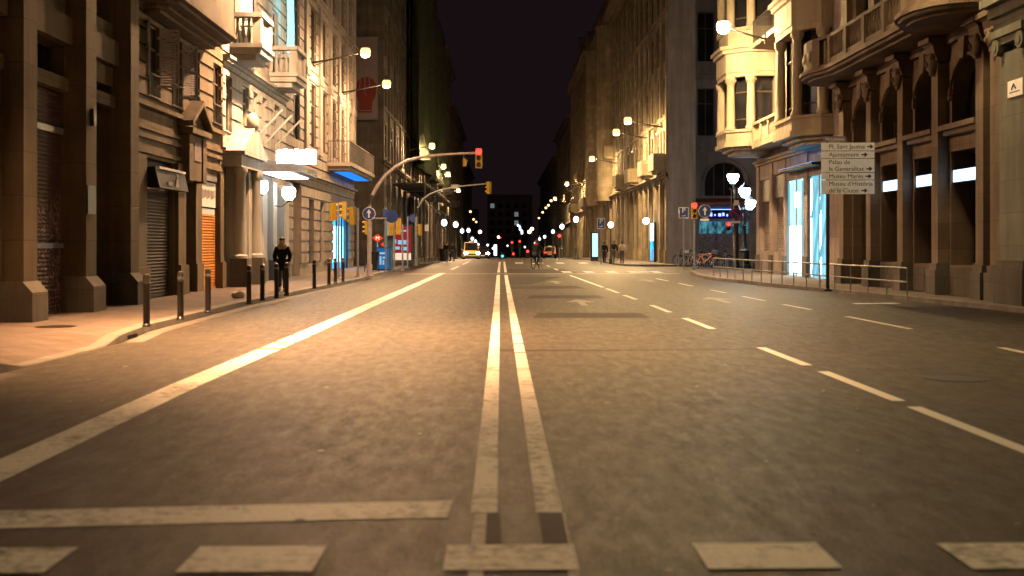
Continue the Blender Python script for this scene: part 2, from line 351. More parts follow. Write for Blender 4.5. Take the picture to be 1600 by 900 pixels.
SOD = (1.0, 0.60, 0.25)
COOL = (0.80, 0.90, 1.0)
MT = dict(
    asphalt=M_asphalt(),
    mark=M_marking('road_paint', (0.82, 0.80, 0.74), wear=0.8), mark_new=M_marking('fresh_road_paint', (0.82, 0.80, 0.74), 0.02), worn_tar=M_marking('worn_tar', (0.022, 0.020, 0.020), 0.7), soft_tar=M_marking('soft_tar', (0.016, 0.015, 0.016), -0.3), mark_faint=M_marking('faint_road_paint', (0.30, 0.28, 0.25), 1.0), gutter=M_paint('gutter_concrete', (0.115, 0.10, 0.09), 0.8, 0, 0.3, 5), mark_old=M_marking('old_road_paint', (0.50, 0.48, 0.44), 0.9),
    patch=M_paint('tar_patch', (0.022, 0.020, 0.019), 0.7, 0, 0.35, 12, 0.5),
    pave=M_stone('pavement_tiles', (0.135, 0.105, 0.09), 0.2, 0.2, 0.006, 0.12, 0.4, 0.7, 0.3),
    kerb=M_stone('kerb_granite', (0.19, 0.18, 0.17), 1.0, 5.0, 0.008, 0.12, 0.4, 0.6, 0.3),
    stoneA=M_stone('brown_stone', (0.118, 0.092, 0.055), 1.4, 0.8, 0.012, 0.15),
    stoneB=M_stone('tan_stone', (0.196, 0.152, 0.098), 3.0, 4.5, 0.003, 0.08),
    stoneC=M_stone('pale_stone', (0.50, 0.50, 0.47), 3.0, 4.5, 0.003, 0.06, 0.3, 0.7, 0.25),
    stoneD=M_stone('grey_tan_stone', (0.33, 0.29, 0.26), 3.0, 4.5, 0.003, 0.10),
    stoneE=M_stone('soot_stone', (0.149, 0.131, 0.109), 1.1, 0.6, 0.012),
    stoneF=M_stone('honey_stone', (0.30, 0.25, 0.17), 1.0, 0.5, 0.01),
    stoneG=M_stone('cool_grey_stone', (0.25, 0.24, 0.245), 1.5, 0.75, 0.010, 0.07, 0.4, 0.7, 0.2),
    stoneR=M_stone('rose_stone', (0.190, 0.139, 0.098), 1.3, 0.7, 0.008, 0.12),
    stoneW=M_stone('cream_stone', (0.416, 0.360, 0.272), 1.6, 0.8, 0.006, 0.08, 0.3, 0.7, 0.25),
    stoneN=M_stone('green_grey_stone', (0.200, 0.208, 0.172), 1.4, 0.75, 0.010, 0.1),
    plinth=M_stone('plinth_granite', (0.13, 0.12, 0.105), 1.2, 0.6, 0.008),
    pink=M_stone('pink_render', (0.36, 0.30, 0.30), 1.2, 0.6, 0.006, 0.08),
    dark=M_paint('dark_metal', (0.022, 0.021, 0.020), 0.45, 0.3, 0.3),
    bollard=M_paint('bollard_paint', (0.035, 0.034, 0.036), 0.38, 0.2, 0.3, 14),
    iron=M_paint('cast_iron', (0.05, 0.065, 0.062), 0.45, 0.5, 0.3),
    galv=M_paint('galvanised_steel', (0.30, 0.30, 0.30), 0.42, 0.7, 0.2, 12),
    mast=M_paint('mast_paint', (0.45, 0.38, 0.36), 0.45, 0.3, 0.2),
    yellow=M_paint('signal_yellow', (0.36, 0.22, 0.014), 0.4, 0, 0.1),
    black=M_paint('matt_black', (0.012, 0.012, 0.012), 0.6, 0, 0.3),
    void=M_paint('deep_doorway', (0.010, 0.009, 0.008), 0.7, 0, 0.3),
    wood=M_paint('dark_door_wood', (0.045, 0.030, 0.020), 0.55, 0, 0.35, 3, 0.3),
    frame=M_paint('window_frame_paint', (0.085, 0.065, 0.045), 0.5, 0, 0.25),
    framew=M_paint('white_window_frame', (0.45, 0.42, 0.37), 0.5, 0, 0.15),
    glass=M_glass('night_glass'), dimglass=M_paint('unlit_window', (0.014, 0.014, 0.016), 0.5, 0, 0.4, 2), blind=M_paint('drawn_blind', (0.16, 0.14, 0.11), 0.7, 0, 0.25, 2),
    louvre=M_paint('violet_grey_louvre', (0.33, 0.28, 0.30), 0.6, 0, 0.12),
    rail=M_paint('iron_railing', (0.05, 0.045, 0.042), 0.5, 0.4, 0.25),
    shut=M_shutter('brown_graffiti_shutter', (0.065, 0.038, 0.037), (0.42, 0.32, 0.36), 0.85),
    shut_dark=M_shutter('black_shutter', (0.025, 0.018, 0.015), (0.10, 0.08, 0.07), 0.25),
    shut_or=M_shutter('orange_shutter', (0.62, 0.26, 0.05), (0.5, 0.2, 0.06), 0.2),
    shut_gr=M_shutter('grey_graffiti_shutter', (0.16, 0.13, 0.13), (0.50, 0.46, 0.46), 0.8, 3.0),
    teal=M_paint('teal_panel', (0.06, 0.10, 0.11), 0.5),
    white=M_paint('white_panel', (0.70, 0.70, 0.68), 0.45, 0, 0.06),
    signwhite=M_paint('sign_sheet', (0.84, 0.84, 0.83), 0.4, 0, 0.08), ink=M_paint('sign_lettering', (0.03, 0.03, 0.03), 0.5, 0, 0.1),
    blue=M_paint('sign_blue', (0.010, 0.04, 0.20), 0.35, 0, 0.08), red=M_paint('sign_red', (0.30, 0.02, 0.015), 0.4, 0, 0.1),
    banner=M_paint('grey_banner', (0.22, 0.18, 0.18), 0.8, 0, 0.1), fist=M_paint('dark_red_print', (0.20, 0.03, 0.025), 0.8, 0, 0.15),
    net=M_paint('green_scaffold_net', (0.045, 0.060, 0.032), 0.9, 0, 0.35, 3, 0.4),
    tin=M_paint('corrugated_tin', (0.22, 0.23, 0.22), 0.45, 0.5, 0.25),
    canopy=M_paint('slate_canopy', (0.10, 0.12, 0.16), 0.5), maroon=M_paint('maroon_panel', (0.20, 0.07, 0.07), 0.7),
    skin=M_paint('skin', (0.50, 0.30, 0.21), 0.55, 0, 0.08), hair=M_paint('brown_hair', (0.035, 0.02, 0.012), 0.6, 0, 0.3, 30),
    coat=M_paint('black_coat', (0.006, 0.006, 0.007), 0.7, 0, 0.3, 20, 0.3), denim=M_paint('dark_denim', (0.02, 0.022, 0.03), 0.8, 0, 0.2),
    beige=M_paint('beige_jacket', (0.48, 0.40, 0.28), 0.8, 0, 0.12), shoe=M_paint('pale_shoes', (0.45, 0.36, 0.30), 0.6),
    shoe_dk=M_paint('dark_shoes', (0.02, 0.02, 0.02), 0.6), scarf=M_paint('red_scarf', (0.50, 0.03, 0.03), 0.8),
    grey_trs=M_paint('grey_trousers', (0.06, 0.06, 0.075), 0.8), pale_scarf=M_paint('pale_scarf', (0.42, 0.33, 0.27), 0.85),
    tyre=M_paint('rubber', (0.015, 0.015, 0.015), 0.7), chrome=M_paint('bright_metal', (0.55, 0.55, 0.55), 0.25, 1.0, 0.05),
    orange=M_paint('orange_paint', (0.75, 0.20, 0.03), 0.4, 0, 0.08), taxi=M_paint('taxi_yellow', (0.62, 0.42, 0.10), 0.3, 0, 0.05),
    carblack=M_paint('car_black', (0.012, 0.012, 0.014), 0.25, 0, 0.1), bag=M_paint('pale_bag', (0.6, 0.52, 0.42), 0.8, 0, 0.1),
    chip=M_paint('pale_chips', (0.26, 0.23, 0.20), 0.8),
    sodium=M_emit('sodium_lamp', (1.0, 0.64, 0.28), 5600), sodium_left=M_emit('orange_sodium_lamp', (1.0, 0.58, 0.28), 6000), sodium_hot=M_emit('strong_sodium_lamp', (1.0, 0.54, 0.26), 9500), sodium_shade=M_emit('shaded_strong_sodium', (1.0, 0.49, 0.20), 52000), sodium_low=M_emit('shaded_sodium_refractor', (1.0, 0.62, 0.22), 20), sodium_dim=M_emit('dim_sodium_lamp', (1.0, 0.68, 0.32), 1150), sodium_side=M_emit('sodium_refractor', (1.0, 0.62, 0.20), 2.6), sodium_wide=M_emit('wide_sodium_refractor', (1.0, 0.68, 0.31), 560), sodium_far=M_emit('far_sodium_lamp', (1.0, 0.58, 0.20), 5), 
    globe=M_emit('white_globe', COOL, 14), ornate=M_emit('ornate_lantern', (0.72, 0.88, 1.0), 70), globe_far=M_emit('far_white_globe', COOL, 4), lantern=M_emit('wall_lantern', (1.0, 0.95, 0.88), 16), canopy_lamp=M_emit('canopy_down_light', (1.0, 0.95, 0.88), 7),
    lit=M_emit('white_light_box', (0.95, 0.97, 1.0), 8), strip=M_emit('blue_white_light_strip', (0.42, 0.68, 1.0), 3.2),
    cyan=M_glow('cyan_shop_light', (0.30, 0.80, 1.0), 1.1, 0.6), cyan_bright=M_glow('bright_cyan_shop_light', (0.50, 0.93, 1.0), 1.5, 0.6), cyanw=M_emit('white_cyan_shop_light', (0.62, 0.93, 1.0), 6),
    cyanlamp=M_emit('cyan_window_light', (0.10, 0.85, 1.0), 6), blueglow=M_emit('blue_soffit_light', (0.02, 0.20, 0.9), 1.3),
    shopblue=M_glow('blue_shop_light', (0.03, 0.42, 1.0), 2.6, 0.35, 2.0), tubes=M_emit('shop_tube', (0.2, 0.75, 1.0), 9),
    sigred=M_emit('red_signal', (1.0, 0.010, 0.008), 14), sigoff=M_paint('dark_lens', (0.06, 0.02, 0.01), 0.2),
    tail=M_emit('tail_lamp', (1.0, 0.02, 0.015), 9), head=M_emit('head_lamp', (1.0, 0.96, 0.9), 80),
    neon=M_emit('violet_neon', (0.16, 0.22, 1.0), 4), neonb=M_emit('blue_neon', (0.15, 0.35, 1.0), 4), farwin=M_emit('far_lit_window', (0.7, 0.85, 0.9), 0.16, False),
    farcy=M_emit('far_cyan_light', (0.1, 0.8, 0.85), 2.0, False), amber=M_emit('amber_globe', (1.0, 0.62, 0.35), 14), shopdim=M_glow('dim_shop_interior', (0.16, 0.55, 0.72), 0.5, 0.1, 2.5), cyandim=M_emit('dim_cyan_glow', (0.25, 0.68, 0.85), 0.7), addedblue=M_emit('added_blue_light', (0.04, 0.42, 1.0), 4), screen=M_emit('cyan_screen', (0.35, 0.9, 0.95), 2.0), adred=M_emit('lit_red_poster', (0.75, 0.05, 0.04), 0.35, False),
    metro=M_emit('lit_metro_red', (0.9, 0.06, 0.02), 0.9, False), metrow=M_emit('lit_metro_white', (1.0, 0.8, 0.6), 1.6, False), totem=M_emit('lit_blue_totem', (0.03, 0.22, 0.55), 0.5, False), totemw=M_emit('lit_totem_print', (0.35, 0.6, 0.8), 0.8, False),
    warmwin=M_emit('warm_lit_window', (1.0, 0.7, 0.35), 0.35, False),
)

# ------------------------------------------------------------------ building helpers (local x along the front, y inward, z up)
def in_op(o, x, z): return o[0] < x < o[1] and o[2] < z < o[3]

def facade(mb, W, Ht, ops, reveal=0.35, z0=0.0, depth=10.0, courses=None, sides=True, y=0.0, x0=0.0):
    xs = sorted({x0, W} | {v for o in ops for v in o[:2]}); zs = {z0, Ht} | {v for o in ops for v in o[2:4]}
    cz = []
    if courses:
        p, a, b = courses; k = a
        while k < b - 1e-6: cz.append(round(k, 4)); k += p
        cz.append(b); zs |= set(cz)
    zs = sorted(z for z in zs if z0 <= z <= Ht); xs = [x for x in xs if x0 <= x <= W]
    for i in range(len(xs) - 1):
        for j in range(len(zs) - 1):
            a, b, c, d = xs[i], xs[i+1], zs[j], zs[j+1]
            if b - a < 1e-5 or d - c < 1e-5 or any(in_op(o, (a+b)/2, (c+d)/2) for o in ops): continue
            mb.quad((a, y, c), (b, y, c), (b, y, d), (a, y, d))
            if courses and cz[0] - 1e-6 <= c and d <= cz[-1] + 1e-6:
                g0 = 0.042 if any(abs(c - q) < 1e-4 for q in cz) else 0.0
                g1 = 0.042 if any(abs(d - q) < 1e-4 for q in cz) else 0.0
                if d - c > g0 + g1 + 0.01:
                    t = 0.07
                    mb.quad((a, y-t, c+g0), (b, y-t, c+g0), (b, y-t, d-g1), (a, y-t, d-g1))
                    mb.quad((a, y-t, c+g0), (b, y-t, c+g0), (b, y, c+g0), (a, y, c+g0))
                    mb.quad((a, y-t, d-g1), (b, y-t, d-g1), (b, y, d-g1), (a, y, d-g1))
                    for q in (a, b): mb.quad((q, y-t, c+g0), (q, y-t, d-g1), (q, y, d-g1), (q, y, c+g0))
    for o in ops:
        a, b, c, d = o[:4]
        arch = len(o) > 4 and o[4] == 'arch'
        r = o[5] if len(o) > 5 else reveal
        if arch:
            cx, rad = (a+b)/2, (b-a)/2; zc = d - rad; n = 12
            arc = [(cx - rad*math.cos(math.pi*k/n), zc + rad*math.sin(math.pi*k/n)) for k in range(n+1)]
            for k in range(n):
                (xa, za), (xb, zb) = arc[k], arc[k+1]
                mb.quad((xa, y, za), (xb, y, zb), (xb, y, d), (xa, y, d)) if abs(za-d) > 1e-6 or abs(zb-d) > 1e-6 else None
                mb.quad((xa, y, za), (xb, y, zb), (xb, y+r, zb), (xa, y+r, za))
            top = zc
        else:
            top = d
            mb.quad((a, y, d), (b, y, d), (b, y+r, d), (a, y+r, d))
        mb.quad((a, y, c), (b, y, c), (b, y+r, c), (a, y+r, c))
        mb.quad((a, y, c), (a, y, top), (a, y+r, top), (a, y+r, c))
        mb.quad((b, y, c), (b, y, top), (b, y+r, top), (b, y+r, c))
    if sides:
        mb.quad((x0, y, z0), (x0, y+depth, z0), (x0, y+depth, Ht), (x0, y, Ht))
        mb.quad((W, y, z0), (W, y+depth, z0), (W, y+depth, Ht), (W, y, Ht))
        mb.quad((x0, y, Ht), (W, y, Ht), (W, y+depth, Ht), (x0, y+depth, Ht))
        mb.quad((x0, y+depth, z0), (W, y+depth, z0), (W, y+depth, Ht), (x0, y+depth, Ht))
    return mb

BODYGLASS = 1
def window(root, x0, x1, z0, z1, y=0.3, fm='frame', pm='glass', arch=False, mull=1, trans=0.68, sill=None):
    f = MB(); t = 0.055; e = 0.003
    x0 += e; x1 -= e; z0 += e; z1 -= e
    zt = z1 - (x1 - x0) / 2 if arch else z1
    f.box(x0, x0+t, y, y+0.06, z0, zt); f.box(x1-t, x1, y, y+0.06, z0, zt)
    f.box(x0+t, x1-t, y, y+0.06, z0, z0+t)
    if not arch: f.box(x0+t, x1-t, y, y+0.06, z1-t, z1)
    for k in range(mull):
        xm = x0 + (x1-x0)*(k+1)/(mull+1)
        f.box(xm-0.03, xm+0.03, y+0.005, y+0.055, z0+t, (z1 if arch else z1-t))
    if trans:
        zm = z0 + (z1-z0)*trans
        f.box(x0+t, x1-t, y+0.008, y+0.052, zm-0.03, zm+0.03)
    w = f.build('window', MT[fm], root, smooth=False)
    p = MB()
    if arch:
        cx, rad = (x0+x1)/2, (x1-x0)/2
        p.prism([(x0, z0), (x1, z0)] + [(cx + rad*math.cos(math.pi*k/12), zt + rad*math.sin(math.pi*k/12)) for k in range(13)], y+0.065, y+0.09)
    else: p.box(x0, x1, y+0.063, y+0.09, z0, z1)
    p.build('pane', MT[pm], w, smooth=False)
    if sill:
        MB().box(x0-0.1, x1+0.1, -0.12, 0.02, z0-0.14, z0-0.01).build('sill', MT[sill], w, smooth=False)
    return w

def slats(root, x0, x1, z0, z1, y, mat, name='roller_shutter', pitch=0.085, label=None):
    m = MB(); z = z0
    while z < z1 - 0.01:
        zz = min(z + pitch, z1)
        m.quad((x0, y, z), (x1, y, z), (x1, y-0.022, z+(zz-z)*0.5), (x0, y-0.022, z+(zz-z)*0.5))
        m.quad((x0, y-0.022, z+(zz-z)*0.5), (x1, y-0.022, z+(zz-z)*0.5), (x1, y, zz), (x0, y, zz))
        z = zz
    m.box(x0, x1, y-0.03, y+0.02, z0-0.0, z0+0.09)
    o = m.build(name, mat, root, smooth=False)
    if label: o['label'] = label
    return o

def moulding(mb, x0, x1, z, prof, y=0.0, ends=True):
    """stacked cornice: prof is a list of (height, projection)"""
    for h, p in prof:
        mb.box(x0 - (p if ends else 0), x1 + (p if ends else 0), y - p, y + 0.02, z, z + h); z += h + 0.0005
    return mb

def balusters(mb, x0, x1, y, z0, z1, pitch=0.2, r=0.055):
    n = max(1, int((x1 - x0) / pitch))
    for k in range(n):
        x = x0 + (k + 0.5) * (x1 - x0) / n
        h = z1 - z0
        mb.lathe([(r*0.8, z0), (r*0.5, z0+h*0.12), (r, z0+h*0.35), (r*0.45, z0+h*0.7), (r*0.8, z1)], (x, y, 0), 6)

def iron_rail(mb, x0, x1, y, z0, z1, pitch=0.13, t=0.012):
    n = int((x1 - x0) / pitch)
    for k in range(n + 1):
        x = x0 + k * (x1 - x0) / n
        mb.box(x-t/2, x+t/2, y-t/2, y+t/2, z0, z1)
    mb.box(x0, x1, y-0.025, y+0.025, z1, z1+0.04); mb.box(x0, x1, y-0.015, y+0.015, z0, z0+0.03)
# ================================================================== SETTING
def sheet(name, xs, ys, zf, mat, label=None):
    m = MB(); g = [[m.v((x, y, zf(x, y))) for x in xs] for y in ys]
    for j in range(len(ys)-1):
        for i in range(len(xs)-1):
            m.bm.faces.new([g[j][i], g[j][i+1], g[j+1][i+1], g[j+1][i]])
    return tag(m.build(name, MT[mat], None), label, kind='structure')

YS = [-40, 0, 30, 60, 90] + [105 + 3*k for k in range(4)] + [120, 150, 200, 300, 400, 600, 900]
def gz_s(y):
    if y < 99: return 0.0
    if y < 117: t = (y - 99) / 18; return -0.011 * 9 * t * t * 1.0 - 0.0
    return -0.099 - 0.011 * (y - 117)
gz = gz_s
sheet('ground', [-900, -60, 60, 900], [-60, 99, 108, 117, 900, 1500], lambda x, y: gz(y) - 0.02, 'asphalt', 'dark asphalt ground under the whole street')
sheet('road', [-30, -6, 6, 30], [-40, 0, 30, 60, 99] + [102, 105, 108, 111, 114, 117, 150, 300, 600], lambda x, y: gz(y), 'asphalt', 'worn brown asphalt road running straight to the sea')

def flat_mark(name, polys, mat, label, z=0.004):
    m = MB()
    for p in polys: m.bm.faces.new([m.v((x, y, z + gz(y))) for x, y in p])
    return tag(m.build(name, MT[mat], None, smooth=False), label, kind='structure')

def gp(px, py, h=0.0):
    D = F * (H - h) / (py - CY); return (PX(px, D), D)

def lerp_pts(pts, y):
    for (xa, ya), (xb, yb) in zip(pts, pts[1:]):
        if ya <= y <= yb: return xa + (xb - xa) * (y - ya) / (yb - ya)
    return pts[0][0] if y < pts[0][1] else pts[-1][0]
def strip(x0, y0, x1, y1, w):       # painted stripe along the street
    return [(x0-w/2, y0), (x0+w/2, y0), (x1+w/2, y1), (x1-w/2, y1)]

flat_mark('left_centre_line', [strip(-.105, 6.62, -.12, 18, .15), strip(-.12, 18, -.2, 56, .15), strip(-.2, 61, -.22, 96, .14)], 'mark', 'worn white centre line, left one of the pair')
flat_mark('right_centre_line', [strip(.27, 6.62, .25, 16.2, .15), strip(.25, 16.35, .245, 17.6, .15), strip(.245, 17.8, .24, 19.6, .15), strip(.24, 19.75, .17, 56, .15), strip(.17, 61, .15, 96, .14)], 'mark', 'white centre line with a narrow crack, right one of the pair')
flat_mark('old_centre_line', [strip(-.125, 4.6, -.125, 6.60, .07), strip(.33, 4.6, .33, 6.6, .05)], 'mark_old', 'faded remains of the centre lines below the stop line')
flat_mark('tar_patches_on_line', [strip(-.045, 5.95, -.05, 6.60, .075), strip(.275, 5.92, .275, 6.61, .13)], 'patch', 'black tar painted over the centre lines', 0.006)
flat_mark('stop_line', [[(-5.6, 5.95), (-.31, 6.50), (-.30, 6.92), (-5.6, 6.40)]], 'mark', 'white stop line across the left lane')
blocks = []
for k in range(-4, 6):
    xc = .04 + 1.255 * k
    y0 = 5.44 + .028 * min(k, 1); y1 = 5.90 + .03 * min(k, 1)
    blocks.append([(xc-.32, y0-.01), (xc+.32, y0+.005), (xc+.32, y1+.005), (xc-.32, y1-.01)])
flat_mark('crossing_blocks', blocks, 'mark', 'row of white crossing blocks at the bottom of the picture', 0.008)
flat_mark('bus_lane_line', [strip(-3.4, 4, -3.46, 12.6, .34), strip(-3.46, 12.6, -3.40, 16.8, .34), strip(-3.40, 17.0, -3.39, 17.9, .34), strip(-3.39, 18.1, -3.37, 19.3, .34), strip(-3.37, 19.5, -3.1, 60, .33)], 'mark', 'broad white lane line along the left lane')
flat_mark('far_bus_lane_line', [strip(-3.0, 68, -2.95, 78, .25), strip(-2.9, 84, -2.8, 96, .2)], 'mark', 'broken white line beyond the crossing')
D1 = [(8.2, 10.9), (11.3, 13.9), (14.6, 17.1), (20.8, 23.8), (25.8, 28.8), (31.7, 34.4), (35.8, 39.3), (40.4, 55.5), (66, 70), (76, 80), (88, 92)]
def xd(D, T): return lerp_pts(T, D)
T1 = [(3.92, 6), (3.88, 13), (3.78, 22), (3.72, 29), (3.52, 41), (3.25, 56), (3.0, 95)]
flat_mark('lane_dashes', [strip(xd(a, T1), a, xd(b, T1), b, .14) for a, b in D1], 'mark_new', 'white dashed lane line right of the centre')
D2 = [(13.6, 17.1), (20.8, 24.3), (26.8, 29.1), (31.0, 33.6), (35.8, 38.2), (41.5, 44.5), (47, 50.5)]
T2 = [(7.42, 10), (7.36, 22), (7.1, 29), (6.9, 38), (6.7, 52)]
flat_mark('outer_lane_dashes', [strip(xd(a, T2), a, xd(b, T2), b, .12) for a, b in D2], 'mark', 'white dashed line of the outer right lane')
flat_mark('far_stop_line', [[(-5.0, 57.6), (9.0, 58.2), (9.0, 58.9), (-5.0, 58.3)]], 'mark_old', 'thin pale stop line across the road at the junction')
def arrow(xc, y0):
    return [[(xc-.09, y0), (xc+.09, y0), (xc+.09, y0+1.7), (xc-.09, y0+1.7)], [(xc-.4, y0+1.72), (xc+.4, y0+1.72), (xc, y0+3.2)]]
flat_mark('lane_arrows', arrow(2.05, 28.5) + arrow(5.9, 30) + arrow(2.1, 44) + arrow(6.0, 46), 'mark_faint', 'worn white direction arrows in the right lanes')
flat_mark('far_crossing_bars', [strip(7.6+.0*k, 61 + 0*k, 7.6, 63, .5) for k in range(1)] + [[(x, 60.5), (x+.5, 60.5), (x+.5, 63.5), (x, 63.5)] for x in (3.2, 4.4, 5.6, 6.8, 8.0)] + [[(x, 88), (x+.6, 88), (x+.6, 92), (x, 92)] for x in (1.0, 2.6, 4.2, 6.0)] + [[(9.0, 29.3), (10.2, 29.5), (10.2, 29.9), (9.0, 29.7)]], 'mark', 'pale crossing bars scattered over the far junction')
pt = [[gp(832, 497), gp(1018, 497), gp(1000, 489), gp(842, 489)], [gp(822, 466.5), gp(948, 466.5), gp(935, 461.5), gp(830, 461.5)],
      [gp(797, 452), gp(915, 451), gp(900, 446.5), gp(795, 447)], [gp(791, 446), gp(830, 444), gp(878, 432.5), gp(788, 432.5)], [gp(787, 427), gp(905, 427), gp(880, 420.5), gp(786, 420.5)]]
flat_mark('asphalt_patches', pt, 'patch', 'dark asphalt repair patches in the right lane', 0.003)
flat_mark('asphalt_seam', [[gp(781, 549.5), gp(1000, 548), gp(1000, 546.8), gp(781, 546.5)], [gp(1000, 548), gp(1190, 546), gp(1190, 545.2), gp(1000, 546.8)]], 'patch', 'thin dark seam across the right lane', 0.003)
m = MB(); rnd = random.Random(5)
for k in range(130):
    y = 6 + 34 * rnd.random() ** 1.6; x = rnd.uniform(-5.5, 9); s = rnd.uniform(.008, .028) * (1.8 if rnd.random() < .1 else 1)
    m.ell((x, y, .0035), s, s * rnd.uniform(.6, 1.4), .0025, 6, 4)
tag(m.build('litter', MT['chip']), 'pale chips and crumbs of litter scattered on the asphalt', kind='stuff')

m = MB(); m.box(-6.25, -5.985, 18.4, 18.9, .012, .075); tag(m.build('gully_inlet', MT['void'], None, smooth=False), 'dark drain inlet in the left kerb face', 'drain', kind='thing')
# pavements ---------------------------------------------------------------
def ramp_k(y):
    if y < 13.7 or y > 17.9: return 0.0
    if y < 14.4: return (y - 13.7) / .7
    if y > 17.2: return (17.9 - y) / .7
    return 1.0
def pavement(name, pts, xback, label, klabel, zr=lambda y: 0.0):
    """kerb polyline pts [(x, y)], pavement runs from it to xback; zr = how far the kerb is lowered (0..1)"""
    s = 1 if xback > pts[0][0] else -1
    ys = []; 
    for (xa, ya), (xb, yb) in zip(pts, pts[1:]):
        n = max(1, int((yb-ya)/.35)) if ya < 22 and xback < 0 else max(1, int((yb-ya)/3))
        ys += [ya + (yb-ya)*k/n for k in range(n)]
    ys.append(pts[-1][1])
    m = MB(); kb = MB(); pr = None; pk = None
    for y in ys:
        kx = lerp_pts(pts, y); z = .13 + gz(y); zk = z - .11 * zr(y)
        row = [m.v((kx + s*.24, y, zk)), m.v((kx + s*1.35, y, z)), m.v((xback, y, z))]
        krow = [kb.v((kx, y, gz(y)-.02)), kb.v((kx + s*.02, y, zk - .012)), kb.v((kx + s*.045, y, zk)), kb.v((kx + s*.24, y, zk)), kb.v((kx + s*.24, y, zk - .03))]
        if pr:
            for i in range(2): m.bm.faces.new([pr[i], pr[i+1], row[i+1], row[i]])
            for i in range(4): kb.bm.faces.new([pk[i], pk[i+1], krow[i+1], krow[i]])
        else: kb.bm.faces.new(krow)
        pr, pk = row, krow
    kb.bm.faces.new(pk)
    y = ys[-1]; kx = lerp_pts(pts, y); z = .13 + gz(y)
    m.quad((kx, y, z), (xback, y, z), (xback, y, z-.2), (kx, y, z-.2)); y = ys[0]; z = .13 + gz(y)
    m.quad((lerp_pts(pts, y), y, z-.11*zr(y)), (xback, y, z), (xback, y, z-.2), (lerp_pts(pts, y), y, z-.2))
    tag(m.build(name, MT['pave'], None, smooth=False), label, kind='structure')
    tag(kb.build(name.replace('pavement', 'kerb'), MT['kerb'], None, smooth=False), klabel, kind='structure')
pavement('left_pavement', [(-5.95, -12), (-5.95, 13.7), (-5.92, 17.9), (-6.2, 20.2), (-6.33, 27.4), (-6.1, 36), (-5.8, 46.5), (-5.75, 50), (-5.95, 52.5), (-5.8, 72), (-6.6, 73.5)], -20, 'tiled left pavement with a lowered driveway', 'granite kerb of the left pavement', ramp_k)
pavement('far_left_pavement', [(-6.2, 85.5), (-5.2, 87), (-4.9, 120), (-5.4, 160), (-6, 420)], -20, 'tiled left pavement beyond the side street', 'granite kerb of the far left pavement')
pavement('right_pavement', [(11.4, -12), (11.5, 25.4), (11.1, 29), (10.6, 33), (9.6, 41), (8.85, 48), (8.85, 52), (9.6, 59), (10.6, 63)], 30, 'tiled right pavement behind the guard rail', 'granite kerb of the right pavement')
pavement('far_right_pavement', [(9.2, 76.5), (8.3, 78.5), (8.0, 84), (8.3, 110), (8.6, 160), (8.6, 420)], 30, 'tiled right pavement beyond the bicycles', 'granite kerb of the far right pavement')
flat_mark('gutter_strip', [[(-5.93, -5), (-5.66, -5), (-5.66, 13.7), (-5.93, 13.7)], [(-5.9, 18), (-5.62, 18), (-5.9, 20.2), (-6.18, 20.2)], [(-6.18, 20.2), (-5.9, 20.2), (-6.0, 27.4), (-6.3, 27.4)], [(-6.3, 27.4), (-6.0, 27.4), (-5.5, 46.5), (-5.78, 46.5)]], 'gutter', 'pale concrete gutter along the left kerb', 0.003)
def manhole(loc, r, label):
    t = MB(); t.lathe([(r*1.12, .0), (r*1.12, .006), (r, .008), (r, .005), (.02, .005)], (0, 0, 0), 20)
    tag(t.build('manhole_cover', MT['dark'], None, loc=loc), label, 'manhole', kind='thing')
manhole((-7.6, 19.6, .131), .3, 'dark round manhole cover in the left pavement')
manhole((5.2, 13.2, .001), .33, 'round iron manhole cover in the right hand lane')

# ================================================================== LEFT BUILDINGS
def front(name, label, x, D, side, group='buildings along the street'):
    if side == 'L': return thing(name, label, 'building', (x, D, 0), R(90), group)
    return thing(name, label, 'building', (x, D, 0), R(-90), group)

# --- A: brown pilastered block, D 10..27.7
A0 = 8.0
b = front('pilaster_building', 'dim brown stone building with tall pilasters and graffiti shutters, nearest on the left', -9.0, A0, 'L')
pil = [8.6, 11.7, 14.8, 17.9, 20.95, 24.05, 26.9]
ops = []; bays = []
for i, (p, q) in enumerate(zip(pil, pil[1:])):
    a, c = p + .36 - A0, q - .36 - A0
    bays.append((i, a, c))
    top = 5.15 if i == 5 else 4.65
    ops.append((a, c, .13, top, 'r', 1.1 if i == 5 else .14))
    if i != 5: ops.append((a, c, 4.95, 5.6, 'r', .3))
    else: ops.append((a, c, 5.75, 6.25, 'r', .3))
    for z in (6.6, 10.2, 13.8): ops.append((a, c, z, z + 2.6, 'r', .4))
w = facade(MB(), 27.75 - A0, 22, ops, depth=9)
w.build('wall', MT['stoneA'], b, smooth=False)
for p in pil:
    u = p - A0; m = MB()
    m.box(u-.30, u+.30, -.42, .02, .75, 22)
    o = m.build('pilaster', MT['stoneA'], b, bevel=.02)
    m = MB()
    m.prism([(-.60, .10), (.02, .10), (.02, .86), (-.42, .86), (-.60, .66)], u-.36, u+.36, 'yz')
    m.build('pilaster_foot', MT['plinth'], o, bevel=.02)
